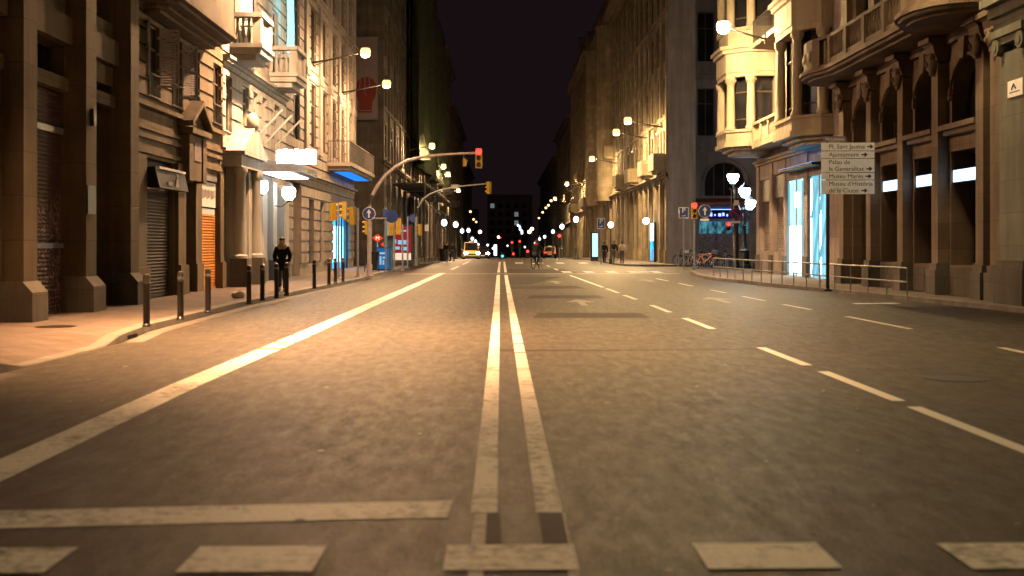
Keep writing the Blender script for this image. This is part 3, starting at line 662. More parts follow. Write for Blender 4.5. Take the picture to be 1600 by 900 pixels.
for i, a, c in bays:
    m = MB()
    m.box(a, c, -.16, .02, 5.62, 6.18); m.box(a, c, -.08, .015, 4.66, 4.93); m.box(a, c, -.2, .01, 9.5, 9.8); m.box(a, c, -.2, .01, 13.1, 13.4)
    split_build(m, 'lintel', MT['stoneA'], b, bevel=.015)
    if i != 5:
        slats(b, a, c, .13, 4.63, .1, 'shut' if i >= 2 else 'shut_dark')
        m = MB(); m.box(a+.01, c-.01, .02, .075, 3.78, 3.9); m.box(a+.01, c-.01, .02, .075, 1.45, 1.55); split_build(m, 'shutter_bar', MT['galv'], b, smooth=False)
        window(b, a, c, 4.95, 5.6, .25, mull=0, trans=0)
    else:
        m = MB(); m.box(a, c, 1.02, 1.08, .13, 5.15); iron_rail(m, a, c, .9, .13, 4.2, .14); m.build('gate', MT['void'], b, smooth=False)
        window(b, a, c, 5.75, 6.25, .25, mull=0, trans=0)
    for z in (6.6, 10.2, 13.8): window(b, a, c, z, z + 2.6, .35)
m = MB(); m.box(23.2-A0+.55, 23.2-A0+1.0, -.46, -.44, 2.15, 2.75); m.build('notice_plate', MT['teal'], b, smooth=False)
m = MB(); m.box(24.05-A0-.08, 24.05-A0+.08, -.50, -.42, 4.0, 4.35); m.build('meter_box', MT['dark'], b, bevel=.01)

# --- B: tan rusticated house with oriel, D 27.75..36.8
B0 = 27.75
b = front('rusticated_house', 'tan stone house with louvred shutters and a projecting oriel, left side', -9.0, B0, 'L')
fw = [29.55, 31.65, 33.5, 36.1]
ops = [(28.9-B0, 31.5-B0, .13, 3.72, 'r', .2), (32.5-B0, 33.7-B0, .13, 3.3, 'r', .5), (34.42-B0, 36.25-B0, .13, 3.45, 'r', .12)]
for D in fw: ops.append((D-.5-B0, D+.5-B0, 5.3, 7.15))
for z in (8.2, 11.6, 15): ops += [(7.4, 8.5, z, z+2.3)]
facade(MB(), 9.0, 19, ops, depth=9, reveal=.13, courses=(.42, 5.22, 18.6)).build('wall', MT['stoneB'], b, smooth=False)
m = MB()
for z, p in ((4.98, .16), (4.42, .07), (4.2, .07), (3.82, .07)): m.box(.02, 4.3, -p, .02, z, z+.12); m.box(6.15, 9.0, -p, .02, z, z+.12)
split_build(m, 'string_course', MT['stoneB'], b, bevel=.015)
for k, (a, c) in enumerate(((.1, 1.05), (3.85, 4.6), (5.95, 6.62), (8.55, 8.98))):
    m = MB(); m.box(a, c, -.12 if k != 2 else -.04, .015, .13, 3.75); o = m.build('pier', MT['stoneB'], b, bevel=.02)
    m = MB(); m.box(a-.03, c+.03, -.20 if k != 2 else -.09, .018, .13, .95); m.build('pier_base', MT['stoneB'], o, bevel=.03)
# little portal with pediment
m = MB()
m.box(4.30, 4.72, -.30, -.005, 3.3, 4.6); m.box(5.76, 6.14, -.30, -.005, 3.3, 4.6); m.box(4.72, 5.76, -.26, -.005, 3.34, 4.6); m.box(4.2, 6.25, -.42, -.01, 4.62, 4.78)
m.prism([(4.12, 4.79), (6.33, 4.79), (6.33, 4.87), (5.22, 5.45), (4.12, 4.87)], -.22, -.012); 
for sg in (1, -1):
    x0 = 5.22 - sg*1.14
    m.prism([(x0, 4.80), (x0, 4.95), (5.22, 5.62), (5.22, 5.46)], -.46, -.013)
o = m.build('portal', MT['stoneB'], b, smooth=False, bevel=.012)
m = MB(); m.prism([(4.75, 4.90), (5.70, 4.90), (5.22, 5.18)], -.232, -.2); m.build('tympanum', MT['dark'], o, smooth=False)
m = MB(); m.box(4.85, 5.62, -.285, -.24, 3.9, 4.4); m.build('inscription_panel', MT['banner'], o, smooth=False)
slats(b, 28.9-B0, 31.5-B0, .13, 3.0, .14, 'shut_dark')
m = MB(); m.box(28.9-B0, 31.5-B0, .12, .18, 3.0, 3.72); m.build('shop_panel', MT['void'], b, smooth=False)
m = MB(); m.prism([(-.42, 2.95), (-.08, 2.95), (-.08, 3.45), (-.30, 3.48)], 28.85-B0, 31.5-B0, 'yz'); o = m.build('awning_box', MT['black'], b, bevel=.02)
m = MB(); m.box(29.0-B0, 31.4-B0, -.37, -.33, 3.43, 3.49); m.build('awning_lip', MT['mast'], o, smooth=False)
m = MB(); m.ell((30.45-B0, -.40, 3.3), .07, .03, .07, 8, 5); m.prism([(30.3-B0, 3.02), (30.6-B0, 3.02), (30.52-B0, 3.24), (30.36-B0, 3.24)], -.415, -.38); m.box(29.6-B0, 30.0-B0, -.425, -.40, 3.04, 3.14); m.build('awning_emblem', MT['louvre'], o, smooth=False)
m = MB(); m.box(32.5-B0, 33.7-B0, .42, .48, .13, 3.3)
for z in (.35, 1.3, 2.25): m.box(32.65-B0, 33.55-B0, .39, .42, z, z+.8)
o = m.build('door', MT['wood'], b, bevel=.01)
MB().box(33.4-B0, 33.46-B0, .33, .39, 1.1, 1.3).build('handle', MT['chrome'], o)
slats(b, 34.42-B0, 36.25-B0, .13, 2.42, .05, 'shut_or', label='orange lit roller shutter')
m = MB(); m.box(34.43-B0, 36.24-B0, .05, .09, 2.43, 2.62); m.box(34.45-B0, 36.22-B0, .02, .09, 2.66, 3.42); o = m.build('shop_sign_panel', MT['white'], b, bevel=.01)
m = MB()
for k in range(9): m.box(34.62-B0+k*.17, 34.73-B0+k*.17, .013, .0195, 2.9 + .03*(k % 3), 3.2 - .03*(k % 2))
m.build('sign_marks', MT['banner'], o, smooth=False)
MB().box(34.55-B0, 36.15-B0, -.05, .0, 3.46, 3.6).build('sign_lamp_bar', MT['galv'], b)
for D in fw: window(b, D-.5-B0, D+.5-B0, 5.3, 7.15, .03, 'frame', 'dimglass'); m = MB(); iron_rail(m, D-.52-B0, D+.52-B0, -.08, 5.28, 5.85, .1); m.build('window_rail', MT['rail'], b, smooth=False)
def louvre_leaf(root, x, z0, z1, wdt, ang):
    m = MB(); h = z1 - z0
    m.box(0, .05, -.02, .02, 0, h); m.box(wdt-.05, wdt, -.02, .02, 0, h); m.box(.05, wdt-.05, -.02, .02, 0, .06); m.box(.05, wdt-.05, -.02, .02, h-.06, h); m.box(.05, wdt-.05, -.019, .019, h*.5-.03, h*.5+.03)
    z = .09
    while z < h - .1:
        m.quad((.05, -.018, z), (wdt-.05, -.018, z), (wdt-.05, .018, z+.055), (.05, .018, z+.055)); z += .065
    return m.build('shutter_leaf', MT['louvre'], root, smooth=False, loc=(x, -.05, z0), rot=(0, 0, ang))
louvre_leaf(b, 29.05-B0, 5.72, 7.15, .52, R(-158)); louvre_leaf(b, 30.05-B0, 5.62, 7.15, .52, R(-62))
louvre_leaf(b, 32.15-B0, 5.62, 7.1, .5, R(-45))
for z in (8.2, 11.6, 15): window(b, 7.4, 8.5, z, z+2.3, .03)
# oriel
m = MB(); ox0, ox1 = .5, 7.1
plan = lambda e: [(ox0-e, .0), (ox0+.15-e*.6, -.75-e), (ox0+.55, -1.0-e), (ox1-.55, -1.0-e), (ox1-.15+e*.6, -.75-e), (ox1+e, .0)]
for e, za, zb in ((-.55, 7.32, 7.42), (-.35, 7.42, 7.52), (-.08, 7.52, 7.62), (.08, 7.62, 7.74), (.0, 7.745, 8.9), (.06, 8.9, 9.05), (-.12, 9.05, 11.6), (.05, 11.6, 11.8), (-.12, 11.8, 15)):
    m.prism(plan(e), za, zb, 'xy')
o = m.build('oriel', MT['stoneB'], b, smooth=False, bevel=.01)
for k in range(4):
    xa = ox0 + .8 + k*1.4
    for z in (9.25, 12): m = MB(); m.box(xa, xa+.95, -.90, -.86, z, z+2.1); m.build('oriel_window', MT['glass'], o, smooth=False)

# --- C: pale hotel, D 36.8..47.6
C0 = 36.8
b = front('pale_hotel', 'pale stone hotel with stone balconies, portal and lit sign, left side', -9.0, C0, 'L')
ops = [(37.7-C0, 39.0-C0, .13, 3.6, 'r', .5), (40.9-C0, 42.1-C0, .13, 3.5, 'r', .6), (43.1-C0, 44.1-C0, .13, 3.5, 'r', .4), (45.0-C0, 46.3-C0, .13, 3.5, 'r', .4)]
cw = [(37.6, .9), (40.05, .95), (41.75, .8), (43.3, .8), (45.6, .9)]
for D, wd in cw: ops.append((D-wd/2-C0, D+wd/2-C0, 5.2, 7.0))
for z in (8.0, 11.6, 15.2):
    for D in (38.6, 41.6, 45.3): ops.append((D-.62-C0, D+.62-C0, z, z+2.7))
facade(MB(), 10.8, 21, ops, depth=9, reveal=.13, courses=(.52, 4.6, 20.6)).build('wall', MT['stoneC'], b, smooth=False)
for i, (D, wd) in enumerate(cw): window(b, D-wd/2-C0, D+wd/2-C0, 5.2, 7.0, .03, 'framew', 'blind' if i in (1, 2, 3) else 'dimglass')
for z in (8.0, 11.6, 15.2):
    for D in (38.6, 41.6, 45.3): window(b, D-.62-C0, D+.62-C0, z, z+2.7, .03, 'framew', 'dimglass')
m = MB(); moulding(m, .02, 10.78, 7.28, [(.12, .1), (.1, .22), (.1, .3)], ends=False); moulding(m, .02, 10.78, 4.42, [(.1, .1), (.1, .16)], ends=False)
split_build(m, 'cornice', MT['stoneC'], b, bevel=.015)
for (a, c) in ((37.7, 39.5), (44.2, 46.3)):
    m = MB(); u0, u1 = a - C0, c - C0
    m.box(u0, u1, -1.1, .01, 7.75, 7.95); m.box(u0-.07, u1+.07, -1.17, .012, 7.955, 8.1); m.box(u0+.1, u1-.1, -.9, .011, 7.55, 7.745)
    m.box(u0, u0+.28, -1.1, -.82, 8.105, 8.95); m.box(u1-.28, u1, -1.1, -.82, 8.105, 8.95); m.box(u0, u0+.26, -.15, .012, 8.105, 8.95)
    m.box(u0-.05, u1+.05, -1.16, -.78, 8.96, 9.12); m.box(u0-.05, u0+.3, -.78, .012, 8.962, 9.118); m.box(u1-.3, u1+.05, -.78, .012, 8.962, 9.118)
    balusters(m, u0+.3, u1-.3, -.96, 8.1, 8.96, .21, .07)
    for k in range(3): m.lathe([(.05, 8.1), (.04, 8.2), (.08, 8.4), (.035, 8.7), (.06, 8.96)], (u0+.13, -.30-.19*k, 0), 6)
    m.build('balcony', MT['stoneC'], b, bevel=.015)
MB().box(39.5-C0, 40.0-C0, -.30, -.12, 9.35, 11.2).build('balcony_light', MT['lit'], b, bevel=.03)
m = MB(); m.tube([(45.9-C0, -.55, 9.15), (45.88-C0, -.58, 10.2), (45.9-C0, -.55, 11.3), (46.0-C0, -.5, 12.6)], [.14, .12, .13, .12], 8); m.build('window_light_tube', MT['cyanlamp'], b)
# portal with columns
m = MB()
m.box(37.0-C0, 40.4-C0, -.62, -.01, 4.02, 4.4); m.box(36.95-C0, 40.5-C0, -.74, -.011, 4.403, 4.52)
m.prism([(36.9-C0, 4.53), (40.5-C0, 4.53), (38.7-C0, 5.5)], -.72, -.012)
m.box(37.35-C0, 37.6-C0, -.4, -.013, .14, 4.02); m.box(39.1-C0, 39.9-C0, -.4, -.013, .14, 4.02)
o = m.build('portal', MT['stoneC'], b, smooth=False, bevel=.015)
for u in (37.35-C0, 39.75-C0):
    m = MB(); m.box(u-.28, u+.28, -.78, -.22, .13, 1.05); m.build('column_base', MT['plinth'], o, bevel=.02)
    m = MB(); m.lathe([(.25, 1.06), (.25, 1.14), (.2, 1.2), (.205, 1.6), (.17, 3.7), (.2, 3.75), (.25, 3.9), (.25, 4.01)], (u, -.5, 0), 16); m.build('column', MT['stoneC'], o)
m = MB(); m.ell((38.7-C0, -.62, 5.6), .28, .22, .34, 12, 8); m.build('finial_scroll', MT['stoneC'], o)
m = MB(); m.box(37.72-C0, 38.98-C0, .42, .46, .14, 3.58); m.build('entrance_door', MT['glass'], b, smooth=False)
MB().box(38.5-C0, 38.75-C0, .36, .41, 2.0, 3.2).build('lit_pane', MT['farwin'], b)
m = MB(); m.box(40.92-C0, 42.08-C0, .5, .54, .14, 3.48); m.box(43.12-C0, 44.08-C0, .32, .36, .14, 3.48); m.box(45.02-C0, 46.28-C0, .32, .36, .14, 3.48); split_build(m, 'shop_door', MT['teal'], b, smooth=False)
for (a, c) in ((42.25, 43.0), (44.2, 44.9), (46.4, 47.4)):
    m = MB(); m.box(a-C0, c-C0, -.22, .012, .14, 3.9); o = m.build('pier', MT['stoneC'], b, bevel=.02); MB().box(a-.03-C0, c+.03-C0, -.27, .014, .14, .9).build('pier_base', MT['plinth'], o, bevel=.02)
m = MB(); m.box(41.0-C0, 45.2-C0, -1.75, -.005, 4.10, 4.28); m.prism([(-1.75, 4.285), (-1.75, 4.36), (-.01, 4.6), (-.01, 4.285)], 41.0-C0, 45.2-C0, 'yz'); o = m.build('canopy', MT['canopy'], b, bevel=.01)
m = MB()
for k in range(6): m.box(41.25-C0+k*.68, 41.7-C0+k*.68, -1.4, -.4, 4.06, 4.098)
m.build('canopy_lamp', MT['canopy_lamp'], o, smooth=False)
m = MB(); m.box(41.0-C0, 41.18-C0, -2.35, -.95, 4.38, 4.84); 
for k in range(7): m.box(41.0-C0, 41.18-C0, -2.32+k*.2, -2.20+k*.2, 4.842, 4.88 + .03*(k % 2))
m.build('lit_sign', MT['lit'], b, bevel=.03)
for (a, ln) in ((41.6, .0), (43.4, 0), (45.2, 0)):
    m = MB(); m.tube([(a-C0, -.05, 5.3), (a-.5-C0, -1.15, 6.3)], .035, 6); m.build('flagpole', MT['white'], b)
def wall_lantern(root, x, y, z, s=1.0):
    m = MB(); m.tube([(x, .01, z-.42*s), (x, y*.6, z-.50*s), (x, y, z-.30*s)], .022, 6); m.lathe([(.05, z-.32*s), (.12*s, z-.25*s)], (x, y, 0), 10); m.lathe([(.20*s, z+.22*s), (.05, z+.34*s), (.01, z+.42*s)], (x, y, 0), 10)
    o = m.build('wall_lantern', MT['iron'], root)
    m = MB(); m.lathe([(.12*s, z-.245*s), (.24*s, z-.1*s), (.25*s, z+.12*s), (.19*s, z+.215*s)], (x, y, 0), 14); m.build('lantern_glass', MT['lantern'], o)
wall_lantern(b, 41.0-C0, -.42, PZ(292, 41.0), 1.0); wall_lantern(b, 44.5-C0, -.75, PZ(302, 44.5), 1.05)

# --- D: tall rusticated corner block, D 47.6..69.5
D0 = 47.6
b = front('corner_block', 'tall grey tan corner building with iron balcony and blue lit shop, left side', -9.0, D0, 'L')
ops = [(49.2-D0, 51.2-D0, .13, 4.2, 'r', .5), (53.2-D0, 54.6-D0, .6, 3.6), (56.5-D0, 58-D0, .6, 3.6), (61-D0, 67.6-D0, .13, 3.05, 'r', .4)]
dw = [50.0, 54.5, 58.0, 61.2, 64.4, 67.6]
for D in dw:
    for k, z in enumerate((6.05, 9.9, 13.6, 17.2, 20.8)): ops.append((D-.75-D0, D+.75-D0, z, z+(2.8 if k else 3.0)))
facade(MB(), 21.9, 27, ops, depth=9, reveal=.13, courses=(.5, .63, 26.5)).build('wall', MT['stoneD'], b, smooth=False)
for D in dw:
    for k, z in enumerate((6.05, 9.9, 13.6, 17.2, 20.8)): window(b, D-.75-D0, D+.75-D0, z, z+(2.8 if k else 3.0), .03, 'frame', 'dimglass')
for D in (52.3, 56.3, 59.6, 62.8, 66.0, 69.1):
    m = MB(); m.box(D-.36-D0, D+.36-D0, -.18, .01, 5.8, 26.4); m.box(D-.45-D0, D+.45-D0, -.24, .012, 9.2, 9.5); m.build('pilaster', MT['stoneD'], b, bevel=.02)
m = MB(); moulding(m, .02, 21.88, 4.5, [(.14, .12), (.12, .28)], ends=False); moulding(m, .02, 21.88, 13.0, [(.14, .22), (.12, .34)], ends=False); moulding(m, .02, 21.88, 25.6, [(.3, .3), (.3, .6), (.25, .9)], ends=False)
split_build(m, 'cornice', MT['stoneD'], b, bevel=.015)
m = MB(); u0, u1 = 58.8-D0, 69.6-D0
m.box(u0, u1, -1.28, -.002, 5.5, 5.68); m.box(u0+.15, u1-.15, -1.15, -.003, 5.3, 5.498); o = m.build('balcony', MT['stoneD'], b, bevel=.02)
m = MB(); iron_rail(m, u0+.04, u1-.04, -1.24, 5.69, 6.75, .16, .02)
for k in range(9): m.box(u0+.03, u0+.055, -1.22+k*.14, -1.2+k*.14, 5.69, 6.75)
m.box(u0+.02, u0+.06, -1.24, .0, 6.75, 6.79); m.build('balcony_rail', MT['rail'], o, smooth=False)
MB().box(u0+3.2, u1-.1, -1.21, -1.19, 5.72, 6.6).build('rail_panel', MT['maroon'], o, smooth=False)
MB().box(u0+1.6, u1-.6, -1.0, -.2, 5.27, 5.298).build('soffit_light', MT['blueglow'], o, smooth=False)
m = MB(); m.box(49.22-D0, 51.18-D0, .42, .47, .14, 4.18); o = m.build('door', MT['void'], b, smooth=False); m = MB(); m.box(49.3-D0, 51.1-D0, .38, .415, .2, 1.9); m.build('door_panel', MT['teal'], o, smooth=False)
for D in (53.9, 57.25): window(b, D-.7-D0, D+.7-D0, .6, 3.6, .25)
m = MB(); m.box(61.02-D0, 67.58-D0, .33, .39, .14, 3.03); o = m.build('shop_window', MT['shopblue'], b, smooth=False)
m = MB()
for k in range(6): m.box(61.6-D0+k*1.0, 61.72-D0+k*1.0, .24, .32, .5, 2.5)
split_build(m, 'light_tube', MT['tubes'], o, smooth=False)
m = MB()
for k in range(4): m.box(61.0-D0+k*2.17, 61.1-D0+k*2.17, .08, .16, .135, 3.045)
split_build(m, 'shop_frame', MT['dark'], o, smooth=False)

# --- generic street block
def block(name, label, x, D, W, side, base, roof, st, floors, bay, mat, win=(1.1, 2.1), balc=(), pilasters=True, ground=True, lit=0, depth=14, stepz=3.5, top=True):
    b = front(name, label, x, D if side == 'L' else D + W, side)
    n = max(1, int(W / bay)); pitch = W / n
    ops = []; zs = [st + stepz * k for k in range(floors)]
    for z in zs:
        for i in range(n): ops.append((pitch*(i+.5)-win[0]/2, pitch*(i+.5)+win[0]/2, z, z+win[1]))
    gops = [(pitch*i+.5, pitch*(i+1)-.5, base+.2, st-1.1) for i in range(n)] if ground else []
    facade(MB(), W, roof, ops+gops, z0=base-1.5, depth=depth, reveal=.13).build('wall', MT[mat], b, smooth=False)
    rr = random.Random(name + str(D)); proto = None
    for z in zs:
        for i in range(n):
            m = None
            if proto is None:
                m = MB(); a, h = win
                m.box(-a/2, -a/2+.07, 0, .06, 0, h); m.box(a/2-.07, a/2, 0, .06, 0, h); m.box(-.04, .04, .005, .055, 0, h); m.box(-a/2, a/2, .01, .05, h*.7, h*.7+.06); m.box(-a/2-.1, a/2+.1, -.13, -.06, h+.05, h+.2)
                proto = m.build('window', MT['frame'], b, smooth=False); proto_p = MB().box(-a/2, a/2, .065, .09, 0, h).build('pane', MT['dimglass'], proto, smooth=False)
                o, p = proto, proto_p
            else:
                o = proto.copy(); COL.objects.link(o); o.parent = b
                p = proto_p.copy(); COL.objects.link(p); p.parent = o
            if rr.random() < lit:
                p.data = p.data.copy(); p.data.materials[0] = MT['warmwin']
            o.location = (pitch*(i+.5), .035, z)
    for i, g in enumerate(gops):
        slats(b, g[0], g[1], g[2], g[3], .09, 'shut_dark' if i % 3 else 'shut_gr', pitch=.14)
    if pilasters:
        for i in range(n+1):
            u = min(max(pitch*i, .3), W-.3); m = MB(); m.box(u-.28, u+.28, -.14, .01, base-.2, roof-1.2); m.box(u-.34, u+.34, -.22, .011, base-.2, base+1.1); m.build('pilaster', MT[mat], b, bevel=.02)
    m = MB(); moulding(m, .02, W-.02, st-.75, [(.15, .2), (.15, .4)], ends=False)
    if top: moulding(m, .02, W-.02, roof-1.15, [(.3, .35), (.3, .75), (.25, 1.05)], ends=False)
    for z in zs[1::2]: m.box(.02, W-.02, -.15, .012, z-.45, z-.25)
    split_build(m, 'cornice', MT[mat], b, bevel=.02)
    for (i, k, span) in balc:
        u0, u1, z = pitch*i+.2, pitch*(i+span)-.2, zs[k]
        m = MB(); m.box(u0, u1, -1.0, .0, z-.24, z-.06); m.box(u0+.2, u1-.2, -.75, .0, z-.44, z-.242); o = m.build('balcony', MT[mat], b, bevel=.02)
        m = MB(); m.box(u0, u1, -1.0, -.9, z-.055, z+.9); m.box(u0, u0+.1, -.9, .0, z-.055, z+.9); m.box(u1-.1, u1, -.9, .0, z-.055, z+.9); m.build('balcony_parapet', MT[mat], o, bevel=.03)
    return b, zs, pitch

# --- E: dark building under scaffold net
bE, _, _ = block('netted_building', 'dark tall building under green scaffold netting beyond the left side street', -9.0, 86, 70, 'L', 0, 40, 8.2, 8, 5.0, 'stoneE', (1.8, 2.4), stepz=3.9)
m = MB(); rr = random.Random(3); nu, nv = 90, 26
def netpt(i, j):
    u = 20 + 48*i/nu; z = 9.3 + 19*j/nv
    fold = .36*math.sin(u*2.3+.3*math.sin(z*.35)) + .2*math.sin(u*5.1+z*.25) + (.9*math.exp(-(z-9.3)/2.2)*(.5+.5*math.sin(u*.9)))
    return (u, -1.1-fold, z - (1.4*max(0, math.sin(u*.45+.8)) if j == 0 else 0))
g = [[m.v(netpt(i, j)) for i in range(nu+1)] for j in range(nv+1)]
for j in range(nv):
    for i in range(nu): m.bm.faces.new([g[j][i], g[j][i+1], g[j+1][i+1], g[j+1][i]])
o = m.build('scaffold_net', MT['net'], bE)
sol = o.modifiers.new('t', 'SOLIDIFY'); sol.thickness = .02
m = MB()
for k in range(8):
    u = 3 + 6.0*k
    for yy in (-.5, -3.0): m.tube([(u, yy, .13), (u, yy, 6.2 if yy < -1 else 9)], .05, 6)
    m.tube([(u, -.5, 6.0), (u, -3.0, 6.0)], .04, 6)
m.tube([(3, -3.0, 6.1), (45, -3.0, 6.1)], .05, 6); m.tube([(3, -3.0, 4.6), (45, -3.0, 4.6)], .04, 6); m.box(3, 45, -3.1, -.4, 6.16, 6.22)
m.build('scaffold_frame', MT['rail'], bE, smooth=False)
m = MB(); ns = 14
for k in range(ns*2):
    a0, a1 = k/(ns*2), (k+1)/(ns*2)
    def fp(t, k): y = -3.0 + t*2.6; return (y, 4.35 + t*2.3)
    za = .09 if k % 2 else 0; zb = 0 if k % 2 else .09
    p0, p1 = fp(a0, k), fp(a1, k+1)
    m.quad((17, p0[0], p0[1]+za), (27, p0[0], p0[1]+za), (27, p1[0], p1[1]+zb), (17, p1[0], p1[1]+zb))
o = m.build('slanted_awning', MT['tin'], bE, smooth=False)
sol = o.modifiers.new('t', 'SOLIDIFY'); sol.thickness = .02
m = MB(); m.box(17.2, 18.0, -3.3, -3.25, 4.55, 5.15); m.build('notice_board', MT['white'], bE, smooth=False)
m = MB(); m.box(-.12, -.02, 4, 9, 2.0, 5.2); m.build('side_shop_window', MT['teal'], bE, smooth=False)
m = MB(); m.box(-.16, -.125, 3.2, 4.4, 3.6, 4.9); m.build('side_lit_window', MT['farwin'], bE, smooth=False)
# banner hangs on the wall that faces the camera
def wpt(px, py, D): return (PX(px, D), PZ(py, D))
bt = thing('banner', 'tall hanging banner printed with a dark red raised fist', 'banner', (0, 84.6, 0))
(xa, za), (xb, zb) = wpt(551, 187, 84.6), wpt(590, 58, 84.6)
m = MB(); m.box(xa, xb, 0, .03, za, zb); o = m.build('cloth', MT['banner'], bt, smooth=False)
pts = [(560, 172), (581, 172), (582, 160), (587, 150), (588, 132), (583, 124), (575, 120), (566, 121), (558, 127), (555, 138), (557, 150), (561, 160)]
m = MB(); m.prism([wpt(px, py, 84.6) for px, py in pts], -.012, -.002); m.box(*[wpt(559, 0, 84.6)[0], wpt(582, 0, 84.6)[0]], -.012, -.002, wpt(0, 175, 84.6)[1]-.05, wpt(0, 173.2, 84.6)[1]); m.build('fist_print', MT['fist'], o, smooth=False)
m = MB()
for (a, c) in (((563, 123), (562, 137)), ((570, 121), (570, 136)), ((577, 122), (577, 136)), ((557, 140), (583, 137)), ((568, 137), (572, 150))):
    (x0, z0), (x1, z1) = wpt(*a, 84.6), wpt(*c, 84.6); m.tube([(x0, -.015, z0), (x1, -.015, z1)], .025, 4)
m.build('knuckle_lines', MT['banner'], o, smooth=False)
m = MB(); m.tube([(xa-.1, -.02, zb), (xb+.1, -.02, zb)], .04, 6); m.tube([(xa-.1, -.02, za), (xb+.1, -.02, za)], .04, 6); m.build('rod', MT['galv'], bt)
# hidden wall of the side street corner carries the banner
# --- G: far left
block('shadowed_building', 'dark terrace building beyond the netted scaffold, left side', -9.0, 156.5, 40, 'L', -.9, 30, 6, 6, 4, 'stoneE', balc=((2, 0, 2), (6, 1, 2)))
block('far_terrace', 'distant dark terrace on the left near the end of the street', -9.2, 197, 70, 'L', -1.5, 26, 5, 5, 5, 'stoneE', balc=((3, 1, 2),))
block('farthest_terrace', 'farthest dark terrace on the left before the open end', -9.5, 268, 90, 'L', -2.5, 22, 4, 5, 6, 'stoneE', pilasters=False)
# --- right far row
bF, zF, pF = block('fluted_office_building', 'tall honey stone building with close set windows right of the junction', 11.5, 80, 26, 'R', 0, 30, 6.9, 6, 3.25, 'stoneF', (1.5, 2.6), balc=((5, 0, 1), (2, 0, 1), (7, 0, 1)), stepz=3.8, depth=1.9)
m = MB(); m.box(26.01, 26.07, .003, 1.897, 0, 29.9); moulding(m, 26.075, 26.2, 5.9, [(.3, -.02)], y=0, ends=False); m.build('cool_tinted_end_wall', MT['stoneG'], bF, smooth=False)  # end face clad in cool grey to put its cool light into the colour
block('dark_cornice_building', 'building with a heavy overhanging cornice and lamp lit balcony, right side', 11.5, 106.3, 40, 'R', -.2, 25.5, 7, 5, 4, 'stoneF', (1.3, 2.5), balc=((9, 0, 1), (6, 1, 1)), stepz=3.7)
block('turreted_building', 'far building with stacked bay windows and lit balconies, right side', 11.3, 146.6, 42, 'R', -.6, 26.5, 6.5, 5, 4.2, 'stoneF', balc=((8, 0, 2), (5, 1, 2), (2, 0, 2)), stepz=3.9)
block('gabled_building', 'far right building with a lower roofline past the turrets', 11.5, 189, 50, 'R', -1.0, 23, 5.5, 5, 5, 'stoneE', balc=((7, 1, 2),))
block('distant_right_terrace', 'distant right terrace fading down towards the sea front', 11.5, 240, 110, 'R', -2.0, 20, 5, 4, 6, 'stoneE', pilasters=False)
# turrets and roof pieces that break the roofline
m = MB()
for (u, w_, h) in ((6, 3, 3.5), (20, 4, 5), (36, 3, 3)):
    m.prism([(u, 26.4), (u+w_, 26.4), (u+w_, 26.4+h*.5), (u+w_/2, 26.4+h), (u, 26.4+h*.5)], -.3, 3)
tb = [o for o in bpy.data.objects if o.name == 'turreted_building'][0]
split_build(m, 'roof_gable', MT['stoneF'], tb, smooth=False)
cb = [o for o in bpy.data.objects if o.name == 'dark_cornice_building'][0]
for u in (8, 24):
    m = MB()
    for k in range(5):
        a0 = 2*math.pi*0
    m.lathe([(1.7, 6.0), (1.9, 7), (1.9, 24), (2.1, 24.4), (1.8, 25), (.9, 28), (.05, 30)], (u, .4, 0), 14); m.build('round_bay', MT['stoneF'], cb)
# end of the street
def far_block(x0, x1, D, h, label, mat='stoneE', lit=()):
    b = thing('distant_block', label, 'building', ((x0+x1)/2, D, 0), 0, 'blocks closing the street')
    w = x1 - x0; z0 = gz(D) - 2
    ops = [(-w/2+1.2+k*3.2, -w/2+2.8+k*3.2, z, z+1.8) for k in range(int((w-1.5)/3.2)) for z in [2 + 3.4*q for q in range(int((h-3)/3.4))]]
    facade(MB(), w/2, h, ops, z0=z0, depth=18, x0=-w/2).build('wall', MT[mat], b, smooth=False)
    for i, o in enumerate(ops):
        MB().box(o[0], o[1], .25, .3, o[2], o[3]).build('window', MT['farwin' if i in lit else 'void'], b, smooth=False)
    moulding(MB(), -w/2+.02, w/2-.02, h-.5, [(.5, .4)], ends=False).build('cornice', MT[mat], b, smooth=False)
far_block(-36, -9, 420, 14, 'low dark block closing the street left of centre')
far_block(-6, 12, 460, 21, 'tall dark block at the street end with two pale lit windows', 'stoneG', (4, 17, 18))
far_block(14, 40, 430, 15, 'low dark block at the street end right of the tall one')

# ================================================================== RIGHT BUILDINGS
# --- N: green grey corner with ionic pilaster, D 10..27.7
bN = front('ionic_pilaster_building', 'green grey stone building with an ionic pilaster at the right edge', 11.95, 27.7, 'R')
facade(MB(), 20, 20, [(4.2, 6.4, 1.2, 4.4), (8.2, 10.4, 1.2, 4.4)], z0=0, depth=9).build('wall', MT['stoneN'], bN, smooth=False)
m = MB(); m.box(.55, 1.75, -.20, .01, 1.15, 6.0); o = m.build('pilaster', MT['stoneN'], bN, bevel=.02)
m = MB(); m.box(.40, 1.9, -.32, .012, .13, .95); m.box(.46, 1.84, -.27, .013, .953, 1.14); m.build('pilaster_base', MT['plinth'], o, bevel=.02)
m = MB()
for u in (.52, 1.78): m.tube([(u, -.34, 6.15), (u, -.02, 6.15)], .2, 14); m.tube([(u, -.36, 6.15), (u, -.34, 6.15)], .1, 10)
m.box(.5, 1.8, -.28, .01, 6.2, 6.36); m.box(.35, 1.95, -.36, .014, 6.365, 6.55); m.build('ionic_capital', MT['stoneN'], o)
m = MB(); moulding(m, .02, 19.98, 6.6, [(.3, .15), (.25, .3), (.2, .5)], ends=False); split_build(m, 'cornice', MT['stoneN'], bN, bevel=.015)
